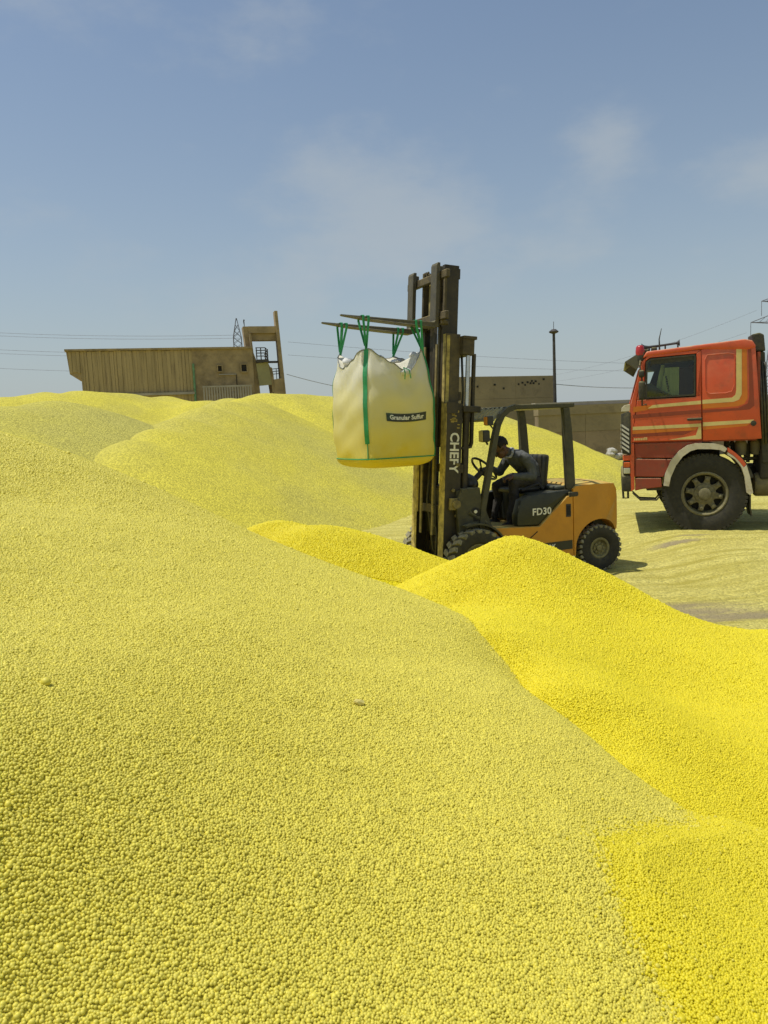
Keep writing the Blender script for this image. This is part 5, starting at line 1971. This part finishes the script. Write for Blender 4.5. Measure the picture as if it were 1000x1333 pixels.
m = MB(); p0, p1 = TP((821, 599.5), (811, 592.5)); m.box((p0[0], W2 - .25, p0[1]), (p1[0], W2, p1[1]), .01, 1); m.build('lamp_cover', m_red, tr)

# visor, beacon, lamps, horns, aerial, mirrors
m = MB()
v = TP((813.5, 471), (826, 463), (838, 457), (839, 461), (829, 481))
m.prism([tp(813.5, 471.5), tp(826, 463), tp(839, 458), tp(839, 459.3), tp(826.5, 464.6), tp(815, 472.3)], -W2 + .05, W2 - .02)
m.prism(v, W2 - .02, W2 - .005); m.prism(v, -W2 + .02, -W2 + .035)
m.build('sun_visor', mat('smoked_visor', (.10, .09, .055), .4, var=.2), tr)
q = tp(833.5, 465); m = MB(); m.lathe([(.06, -.05), (.065, 0), (.058, .04), (0, .045)], 16, 'z', M=Matrix.Translation((q[0], W2 - .05, q[1]))); bc = m.build('beacon_base', m_trim, tr, smooth='auto')
bc.name = 'beacon'
m = MB(); m.lathe([(.062, .04), (.066, .10), (.058, .165), (.035, .19), (0, .195)], 18, 'z', M=Matrix.Translation((q[0], W2 - .05, q[1] - .01))); m.build('lens', m_beacon, bc, smooth=True)
for px, py in ((841, 459), (852, 456.5)):
    q = tp(px, py); m = MB(); m.box((q[0] - .045, W2 - .22, q[1] - .03), (q[0] + .04, W2 - .10, q[1] + .06), .02, 2); m.build('marker_lamp', m_trim, tr)
for s, y in ((1, W2 - .30),):
    h0, h1 = tp(836.5, 451), tp(887.5, 444)
    m = MB()
    def hp(f): return (h0[0] + (h1[0] - h0[0]) * f, y, h0[1] + (h1[1] - h0[1]) * f)
    m.tube([hp(0), hp(.02), hp(.08), hp(.18), hp(.6), hp(.9)], [.075, .058, .036, .022, .016, .014], 12)
    m.build('air_horn', m_steel, tr, smooth='auto')
    m = MB(); m.tube([hp(1.0), hp(.985), hp(.95), hp(.90), hp(.5)], [.055, .042, .026, .018, .013], 12, M=Matrix.Translation((0, -.08, .01)))
    m.build('air_horn', m_steel, tr, smooth='auto')
    m = MB()
    for f in (.2, .62, .95):
        q = hp(f); m.tube([(q[0], y - .04, q[1 + 1] - .14), (q[0], y - .04, q[2])], .012, 6)
    m.box((hp(.98)[0] - .25, y - .2, hp(.98)[2] - .13), (hp(.75)[0], y + .02, hp(.98)[2] - .09), .02)
    m.build('horn_bracket', m_trim, tr)
q, q2, q3 = tp(859.5, 452), tp(859, 440), tp(862, 426)
m = MB(); m.tube([(q[0], W2 - .15, q[1] - .05), (q2[0], W2 - .15, q2[1]), (q3[0], W2 - .15, q3[1])], [.014, .009, .004], 6); m.build('aerial', m_trim, tr)
q0, q1 = tp(839.5, 521), tp(831, 497)
m = MB(); m.box((q0[0], W2 + .12, q0[1]), (q1[0], W2 + .24, q1[1]), .035, 3)
mi = m.build('mirror', m_trim, tr, smooth='auto')
q2, q3 = tp(838.5, 492), tp(831, 483)
m = MB(); m.box((q2[0], W2 + .13, q2[1]), (q3[0], W2 + .24, q3[1]), .03, 3)
m.tube([(q3[0] - .03, W2 + .0, q3[1] + .16), (q3[0] - .02, W2 + .12, q3[1] + .08), (q1[0] - .05, W2 + .15, q1[1] + .02), (q1[0] - .05, W2 + .15, q0[1] - .08), (q0[0] - .02, W2 + .0, q0[1] - .06)], .012, 6)
m.build('mirror_arm', m_trim, mi, smooth='auto')

# wheel arch fender (cream) and rear piece (red and cream)
WR = .605
wc = tp(918, 641.5)
def TW(px, py): return tp(px, py)
outer_ = TP((864, 632), (866, 617), (873, 600), (884, 587), (895, 579.5), (906, 576.8), (930, 577), (941, 579.5), (946.5, 584))
inner_ = TP((943.5, 588.5), (937, 585.5), (925, 584.5), (908, 584.5), (899, 587), (889, 594), (880, 606), (873, 622), (871, 633))
m = MB(); m.prism(outer_ + inner_, W2 - .45, W2 + .035, 0); tri(m); m.build('fender', m_cream, tr)
o2 = TP((948, 582.5), (957, 589), (966, 597), (971, 604)); i2 = TP((968, 608), (962, 600), (955, 593), (947, 588))
m = MB(); m.prism(o2 + i2, W2 - .45, W2 + .035, 0); tri(m); rf = m.build('rear_fender', m_red, tr)
o2 = TP((947, 588.6), (955, 593.6), (962, 600.6), (968, 608.6), (971.5, 605), (976, 620), (980, 641), (976, 644), (972, 641), (969, 620), (965, 608), (957, 598), (947, 592))
m = MB(); m.prism(o2, W2 - .45, W2 + .045, 0); tri(m); m.build('lip', m_cream, rf)
m = MB(); q0, q1, q2 = TP((977.5, 644), (979, 662), (979.5, 672)); m.ribbon([(q0[0], W2 - .22, q0[1]), (q1[0] + .015, W2 - .22, q1[1]), (q2[0], W2 - .22, q2[1])], (0, 1, 0), .36, .02); m.build('mud_flap', m_trim, tr)
m = MB(); a_ = arc(wc[0], WR, .70, 20, 165, 16); b2 = arc(wc[0], WR, .66, 165, 20, 16); m.prism(a_ + b2, W2 - .50, W2 - .06); tri(m); m.build('wheel_well', m_trim, tr)


def truck_wheel(x, y, s, r=WR):
    t = MB()
    hw, rr_ = .15, .335
    t.lathe([(rr_ - .03, -hw * .7), (rr_, -hw * .85), (r * .82, -hw), (r * .955, -hw * .95), (r - .006, -hw * .74), (r - .006, hw * .74), (r * .955, hw * .95), (r * .82, hw), (r * .72, hw * .99), (rr_ + .01, hw * .86), (rr_ - .03, hw * .7)], 64, 'y')
    o = t.build('wheel', m_tyre, tr, smooth='auto', loc=(x, y, r - .055))
    g = MB()
    n = 58
    for i in range(n):
        a = 2 * PI * i / n
        for ss in (-1, 1):
            M = Matrix.Rotation(-a, 4, 'Y') @ Matrix.Translation((r - .022, ss * hw * .66, 0))
            g.box((-.03, -hw * .30, -.021), (.022, hw * .30, .021), .003, 1, M)
    g.lathe([(r - .012, -hw * .3), (r + .001, -hw * .3), (r + .001, hw * .3), (r - .012, hw * .3)], 64, 'y')
    g.build('tread', m_tyre, o)
    q = MB()
    q.lathe([(.30, -hw * .7 * s), (.33, hw * .70 * s), (.335, hw * .84 * s), (.318, hw * .90 * s), (.295, hw * .80 * s), (.285, hw * .35 * s), (.27, hw * .05 * s)], 48, 'y')
    q.build('rim', m_grimerim, o, smooth='auto')
    q = MB(); q.lathe([(.272, 0), (.0, 0.02 * s)], 40, 'y'); q.build('rim_shadow_plate', m_hubdark, o)
    # cast spider with eight arms
    pts = []
    for i in range(8):
        a = 2 * PI * i / 8 + .2
        for da, rad in ((-.30, .165), (-.165, .215), (-.15, .268), (.15, .268), (.165, .215), (.30, .165)):
            pts.append((rad * math.cos(a + da), rad * math.sin(a + da)))
    q = MB()
    y0, y1 = sorted((hw * .25 * s, hw * .52 * s))
    q.prism(pts, y0, y1, 0); tri(q)
    q.lathe([(.150, hw * .5 * s), (.145, hw * .66 * s), (.095, hw * .72 * s), (.085, hw * .95 * s), (.06, hw * 1.0 * s), (0, hw * 1.0 * s)], 24, 'y')
    q.build('spider', m_grimerim, o, smooth='auto')
    q = MB()
    for i in range(8):
        a = 2 * PI * i / 8 + .2
        q.lathe([(.034, hw * .45 * s), (.034, hw * .62 * s), (.026, hw * .63 * s), (.026, hw * .80 * s), (0, hw * .83 * s)], 8, 'y', M=Matrix.Translation((.225 * math.cos(a), 0, .225 * math.sin(a))))
        a += PI / 8
        q.lathe([(.016, hw * .5 * s), (.016, hw * .78 * s), (0, hw * .80 * s)], 6, 'y', M=Matrix.Translation((.118 * math.cos(a), 0, .118 * math.sin(a))))
    o3 = q.build('wheel_nut', m_grimerim, o); o3['kind'] = 'stuff'
    return o


truck_wheel(wc[0], W2 - .165, 1)
truck_wheel(wc[0], -W2 + .165, -1)
for s in (1, -1):
    truck_wheel(wc[0] - 3.7, s * (W2 - .165), s)

# chassis, tanks and air intake behind the cab
m = MB()
for s in (1, -1):
    m.box((-5.2, s * .42 - .04, .62), (xf0 - .1, s * .42 + .04, .90), .01, 1)
for x in (-5.0, -3.7, -2.2, -1.1, .5):
    m.box((x - .06, -.42, .66), (x + .06, .42, .86))
m.box((wc[0] - .07, -W2 + .2, WR - .12), (wc[0] + .07, W2 - .2, WR + .02)); m.box((wc[0] - 3.77, -W2 + .2, WR - .12), (wc[0] - 3.63, W2 - .2, WR + .04))
m.build('chassis', m_chas, tr)
m = MB()
m.box((xf1 - .2, -.45, .7), (-.3, .45, 1.28), .08); m.build('engine', m_chas, tr)
q0, q1 = tp(983, 590), tp(1040, 626)
m = MB(); m.box((-2.1, .35, q1[1] + .02), (-.78, 1.02, q0[1] + .05), .03, 2); m.build('battery_box', m_chas, tr)
qc = tp(993, 633)
m = MB(); m.lathe([(0, -.03), (.16, 0), (.18, .03), (.18, 1.3), (.16, 1.33), (0, 1.34)], 20, 'x', M=Matrix.Translation((-2.05, .84, qc[1]))); m.build('air_tank', m_tank, tr, smooth='auto')
m = MB()
for (px, py, w, h) in ((969, 582, .10, .16), (990, 581, .10, .16)):
    q = tp(px, py)
    m.lathe([(0, -.12), (.075, -.11), (.085, -.04), (.085, .08), (.05, .12), (0, .12)], 14, 'z', M=Matrix.Translation((q[0], W2 - .35, q[1] - .02)))
m.build('air_cylinder', m_tank, tr, smooth='auto')
m = MB()
for k in range(5):
    q = tp(951 + k * 9, 577 + (k % 2) * 6)
    m.box((q[0] - .04, W2 - .5, q[1] - .16), (q[0] + .03, W2 - .42, q[1] + .05), .01, 1)
for (px0, py0, px1, py1) in ((950, 578, 995, 590), (962, 600, 999, 598), (958, 575, 975, 608), (983, 572, 980, 604)):
    a_, b2 = tp(px0, py0), tp(px1, py1)
    m.tube([(a_[0], W2 - .45, a_[1]), (b2[0], W2 - .45, b2[1])], .028, 6)
m.build('suspension_linkage', m_chas, tr)
q0, q1, q2 = tp(984, 434), tp(993, 431), tp(996, 600)
m = MB()
m.prism(TP((980.5, 434), (991, 431.5), (997, 434), (999, 456), (984, 456)), W2 - .5, W2 - .12, .02)
m.prism(TP((987, 456.5), (999, 456.5), (1004, 604), (995, 604)), W2 - .45, W2 - .16, .02)
m.build('air_intake', m_trim, tr)
m = MB()
for k, px in enumerate((990, 994, 998)):
    a_, b2 = tp(px, 470), tp(px + 5, 578)
    m.tube([(a_[0], W2 - .08 - .03 * k, a_[1]), (a_[0] - .03, W2 - .05 - .03 * k, (a_[1] + b2[1]) / 2), (b2[0], W2 - .1, b2[1])], .016, 6)
m.build('air_hose', m_hose, tr, smooth=True)
# ================================================================== driver
m_skin = mat('skin', (0.105, 0.050, 0.028), .55, var=.10, scale=12)
m_shirt = mat('grey_work_shirt', (0.080, 0.086, 0.088), .9, var=.22, scale=9, bump=.25, bump_scale=30, dust=.03, top=.18, dustc=(.22, .21, .15))
m_trous = mat('dark_trousers', (0.030, 0.026, 0.022), .9, var=.3, scale=8, bump=.25, bump_scale=26, dust=.03, top=.12, dustc=(.2, .17, .1))
m_shoe = mat('dark_shoe', (0.018, 0.015, 0.012), .6, var=.2)
m_hair = mat('black_hair', (0.012, 0.010, 0.009), .8, var=.3, scale=40, bump=.4, bump_scale=90)
m_collar = mat('checked_scarf', (0.36, 0.36, 0.38), .9, var=.9, scale=34)

pr = thing('person', 'driver in grey work shirt and dark trousers sitting bent forward at the forklift controls', 'person', fmw @ Vector((-.315, .03, .0)), F_RZ)
K = 1.04            # forklift lengthwise factor
V3 = Vector
hip = V3((-.86, 0, 1.24))
chest = V3((-.70, 0, 1.50))
neck = V3((-.545, 0, 1.66))
head = V3((-.385, 0, 1.615))
SEGS = []           # (points, radii-y, radii-x, material)


def lerp_list(pts, rad, n=6):
    P, Q = [], []
    for i in range(len(pts) - 1):
        for k in range(n):
            t = k / n
            P.append(V3(pts[i]).lerp(V3(pts[i + 1]), t)); Q.append(rad[i] * (1 - t) + rad[i + 1] * t)
    P.append(V3(pts[-1])); Q.append(rad[-1])
    return P, Q


pb = MB()


def limb(pts, rad, mi, wide=1.0, n=14):
    """tapered limb with rounded joints; wide scales it sideways"""
    P, Q = lerp_list(pts, rad)
    pb.tube(P, Q, n)
    pb.sphere(P[0], Q[0] * .99, 12); pb.sphere(P[-1], Q[-1] * .99, 12)
    for p in pts[1:-1]:
        pb.sphere(p, rad[pts.index(p)], 12)
    SEGS.append((P, Q, mi))


def torso(pts, ry, rx, mi):
    """elliptical trunk; pts run up the spine"""
    t = bmesh.new()
    rings = []
    P, A = lerp_list(pts, ry); _, B = lerp_list(pts, rx)
    for i, p in enumerate(P):
        d = (P[min(i + 1, len(P) - 1)] - P[max(i - 1, 0)]).normalized()
        fwd = V3((0, 1, 0)).cross(d).normalized()
        rings.append([t.verts.new(p + V3((0, 1, 0)) * (A[i] * math.cos(2 * PI * j / 20)) + fwd * (B[i] * math.sin(2 * PI * j / 20))) for j in range(20)])
    for a, b in zip(rings, rings[1:]):
        for j in range(20):
            t.faces.new((a[j], a[(j + 1) % 20], b[(j + 1) % 20], b[j]))
    t.faces.new(list(reversed(rings[0]))); t.faces.new(rings[-1])
    bmesh.ops.recalc_face_normals(t, faces=t.faces)
    pb._merge(t)
    SEGS.append((P, [max(a, b) * .92 for a, b in zip(A, B)], mi))


SKIN, SHIRT, TROUS, SHOE = 0, 1, 2, 3
torso([V3((-.90, 0, 1.14)), V3((-.89, 0, 1.22)), V3((-.82, 0, 1.32)), V3((-.72, 0, 1.42)), V3((-.615, 0, 1.495)), V3((-.545, 0, 1.535))], [.165, .175, .165, .185, .185, .09], [.12, .135, .125, .125, .115, .07], SHIRT)
torso([V3((-.93, 0, 1.08)), V3((-.90, 0, 1.16)), V3((-.885, 0, 1.20))], [.155, .175, .165], [.12, .135, .125], TROUS)
limb([V3((-.565, 0, 1.52)), V3((-.455, 0, 1.585))], [.062, .058], SKIN)
for s in (1, -1):
    hipj = V3((-.90, s * .10, 1.15)); knee = V3((-.46, s * .17, 1.19)) if s > 0 else V3((-.42, -.15, 1.14)); ank = V3((-.385, s * .18, .74))
    limb([hipj, V3((-.66, s * .145, 1.20)), knee], [.098, .092, .068], TROUS)
    limb([knee, V3((-.455, s * .175, .98)), ank], [.068, .060, .046], TROUS)
    limb([V3((ank.x - .05, ank.y, .665)), V3((ank.x + .08, ank.y + .01 * s, .655)), V3((ank.x + .16, ank.y + .015 * s, .645))], [.042, .042, .032], SHOE)
    limb([ank, V3((ank.x - .01, ank.y, .67))], [.044, .042], SHOE)
# near arm: down and forward to the levers; far arm to the steering wheel
sh = V3((-.625, .185, 1.485)); el = V3((-.70, .255, 1.255)); wr = V3((-.45, .21, 1.275))
limb([sh, V3((-.68, .235, 1.37)), el], [.072, .060, .052], SHIRT)
limb([el, V3((-.58, .24, 1.262)), wr], [.052, .047, .036], SHIRT)
sh2 = V3((-.625, -.185, 1.485)); el2 = V3((-.545, -.26, 1.30)); wr2 = V3((-.36, -.20, 1.36))
limb([sh2, el2], [.070, .052], SHIRT)
limb([el2, wr2], [.052, .036], SHIRT)


def hand(wrist, aim, up, curl=.5, side=1):
    """palm, four bent fingers of different length and a thumb"""
    a = aim.normalized(); u = (up - a * up.dot(a)).normalized(); w = a.cross(u) * side
    palm = [wrist, wrist + a * .04, wrist + a * .085]
    for o_ in (-.024, 0, .024):
        limb([palm[0] + w * o_ * .7, palm[1] + w * o_, palm[2] + w * o_], [.020, .021, .017], SKIN, n=8)
    for k, ln in enumerate((.068, .078, .073, .056)):
        b0 = palm[2] + w * (-.031 + .0205 * k)
        c1 = b0 + (a * math.cos(curl) - u * math.sin(curl)) * ln * .48
        c2 = c1 + (a * math.cos(curl * 2.2) - u * math.sin(curl * 2.2)) * ln * .32
        c3 = c2 + (a * math.cos(curl * 3.2) - u * math.sin(curl * 3.2)) * ln * .26
        limb([b0 - a * .02, b0, c1, c2, c3], [.010, .0098, .0092, .0085, .0075], SKIN, n=8)
    t0_ = wrist + a * .025 - w * .030
    limb([t0_, t0_ - w * .022 + a * .028 - u * .012, t0_ - w * .024 + a * .058 - u * .026], [.014, .0115, .009], SKIN, n=8)


limb([wr, wr + V3((.035, -.005, -.002))], [.030, .029], SKIN)
hand(wr + V3((.025, -.004, .0)), V3((1, -.12, -.12)), V3((0, .25, 1)), .55, 1)
limb([wr2, wr2 + V3((.03, .01, .005))], [.030, .029], SKIN)
hand(wr2 + V3((.02, .006, .004)), V3((1, .3, .1)), V3((0, -.2, 1)), .6, -1)
body_segs = len(SEGS)

# head: cranium, jaw, nose, brow, ears, looking down to the front
hm = Matrix.Translation(head) @ Matrix.Rotation(R(42), 4, 'Y')


def hsp(c, r, sc=(1, 1, 1), n=16):
    pb.sphere((0, 0, 0), r, n, sc, M=hm @ Matrix.Translation(c))


hsp((-.012, 0, .035), .100, (1.0, .80, .98), 20)
hsp((.020, 0, -.035), .078, (1.0, .82, 1.05), 18)
hsp((.048, 0, -.085), .042, (.9, 1.05, .75))
hsp((.088, 0, .018), .022, (.6, 2.2, .6))
hsp((.098, 0, -.020), .019, (.85, .8, 1.35)); hsp((.108, 0, -.034), .015, (.9, 1.05, .8))
hsp((.084, 0, -.068), .014, (.7, 1.7, .5)); hsp((.080, 0, -.080), .014, (.7, 1.5, .5))
for s in (1, -1):
    hsp((.058, s * .038, -.025), .030, (.7, .8, .9)); hsp((-.012, s * .080, -.012), .030, (.75, .30, 1.15))
SEGS.append(([hm @ V3((0, 0, .03)), hm @ V3((.04, 0, -.07))], [.11, .075], SKIN))

me = bpy.data.meshes.new('tmp_body'); pb.bm.to_mesh(me); pb.bm.free()
ob = bpy.data.objects.new('tmp_body', me); COL.objects.link(ob)
rm = ob.modifiers.new('r', 'REMESH'); rm.mode = 'VOXEL'; rm.voxel_size = .0075; rm.use_smooth_shade = True
sm_ = ob.modifiers.new('s', 'SMOOTH'); sm_.factor = .5; sm_.iterations = 5
dg = bpy.context.evaluated_depsgraph_get()
me = bpy.data.meshes.new_from_object(ob.evaluated_get(dg))
bpy.data.objects.remove(ob)
me.name = 'body'
me.materials.clear()
for q in (m_skin, m_shirt, m_trous, m_shoe): me.materials.append(q)
nv = len(me.polygons)
cen = np.empty(nv * 3); me.polygons.foreach_get('center', cen); cen = cen.reshape(-1, 3)
best = np.full(nv, 1e9); mi_ = np.zeros(nv, np.int32)
for P, Q, mi in SEGS:
    for p, q in zip(P, Q):
        d = np.linalg.norm(cen - np.array(p), axis=1) - q
        if mi == SHIRT: d = d - .006
        k = d < best
        best[k] = d[k]; mi_[k] = mi
me.polygons.foreach_set('material_index', mi_)
me.polygons.foreach_set('use_smooth', np.ones(nv, bool))
# folds in the cloth
vn = len(me.vertices)
co = np.empty(vn * 3); me.vertices.foreach_get('co', co); co = co.reshape(-1, 3)
no = np.empty(vn * 3); me.vertices.foreach_get('normal', no); no = no.reshape(-1, 3)
am = np.zeros(vn)
for p_, m__ in zip(me.polygons, mi_):
    if m__ in (1, 2):
        for v in p_.vertices: am[v] = 1
f = vnoise(co[:, 0] * 1.0 + co[:, 1] * .7, co[:, 2] * 1.0 - co[:, 0] * .6, 14, 5, 3) * .011 + vnoise(co[:, 0] + co[:, 2] * .5, co[:, 1], 34, 9, 2) * .004
co += no * (f * am)[:, None]
me.vertices.foreach_set('co', co.ravel())
body_p = link('body', me, None, pr)

m = MB()
m.sphere((0, 0, 0), .106, 24, (1.03, .84, 1.0), M=hm @ Matrix.Translation((-.018, 0, .040)))
gone = [v for v in m.bm.verts if (hm.inverted() @ v.co).z < .028 - .62 * min(0, (hm.inverted() @ v.co).x) * -1 * 1.0 + .0 or ((hm.inverted() @ v.co).x > .055 and (hm.inverted() @ v.co).z < .075)]
bmesh.ops.delete(m.bm, geom=gone, context='VERTS')
for v in m.bm.verts:
    v.co += Vector((math.sin(v.co.y * 230), math.sin(v.co.x * 260), math.sin(v.co.x * 190 + v.co.y * 210))) * .0035
bmesh.ops.solidify(m.bm, geom=m.bm.faces[:], thickness=-.012)
m.build('hair', m_hair, pr, smooth=True)
m = MB()
for s in (1, -1):
    m.sphere((0, 0, 0), .0105, 8, M=hm @ Matrix.Translation((.082, s * .030, .000)))
m.build('eye', m_hair, pr, smooth=True)['kind'] = 'stuff'
m = MB(); m.tube([hm @ V3((.090, s * .06, .004)) if False else hm @ V3((.092, 0, .004)), hm @ V3((.090, .055, .006)), hm @ V3((.055, .083, .004)), hm @ V3((-.012, .086, .004))], .0042, 6)
for s in (1, -1):
    m.lathe([(.0, -.002), (.022, -.002), (.024, 0), (.022, .002), (0, .002)], 14, 'x', M=hm @ Matrix.Translation((.099, s * .031, -.002)))
m.build('glasses', m_vinyl, pr, smooth='auto')
# checked scarf collar around the neck
m = MB()
cen_ = V3((-.515, 0, 1.552)); ax = V3((.80, 0, .60)).normalized(); uu = V3((0, 1, 0)); ww = ax.cross(uu)
ringc = []
for i in range(22):
    a = 2 * PI * i / 22
    ringc.append(cen_ + uu * (.078 * math.cos(a)) + ww * (.072 * math.sin(a)) + ax * (.012 * math.sin(3 * a)))
m.tube(ringc, [.017 + .004 * math.sin(i * 2.3) for i in range(22)], 8, closed=True)
m.build('scarf', m_collar, pr, smooth=True)
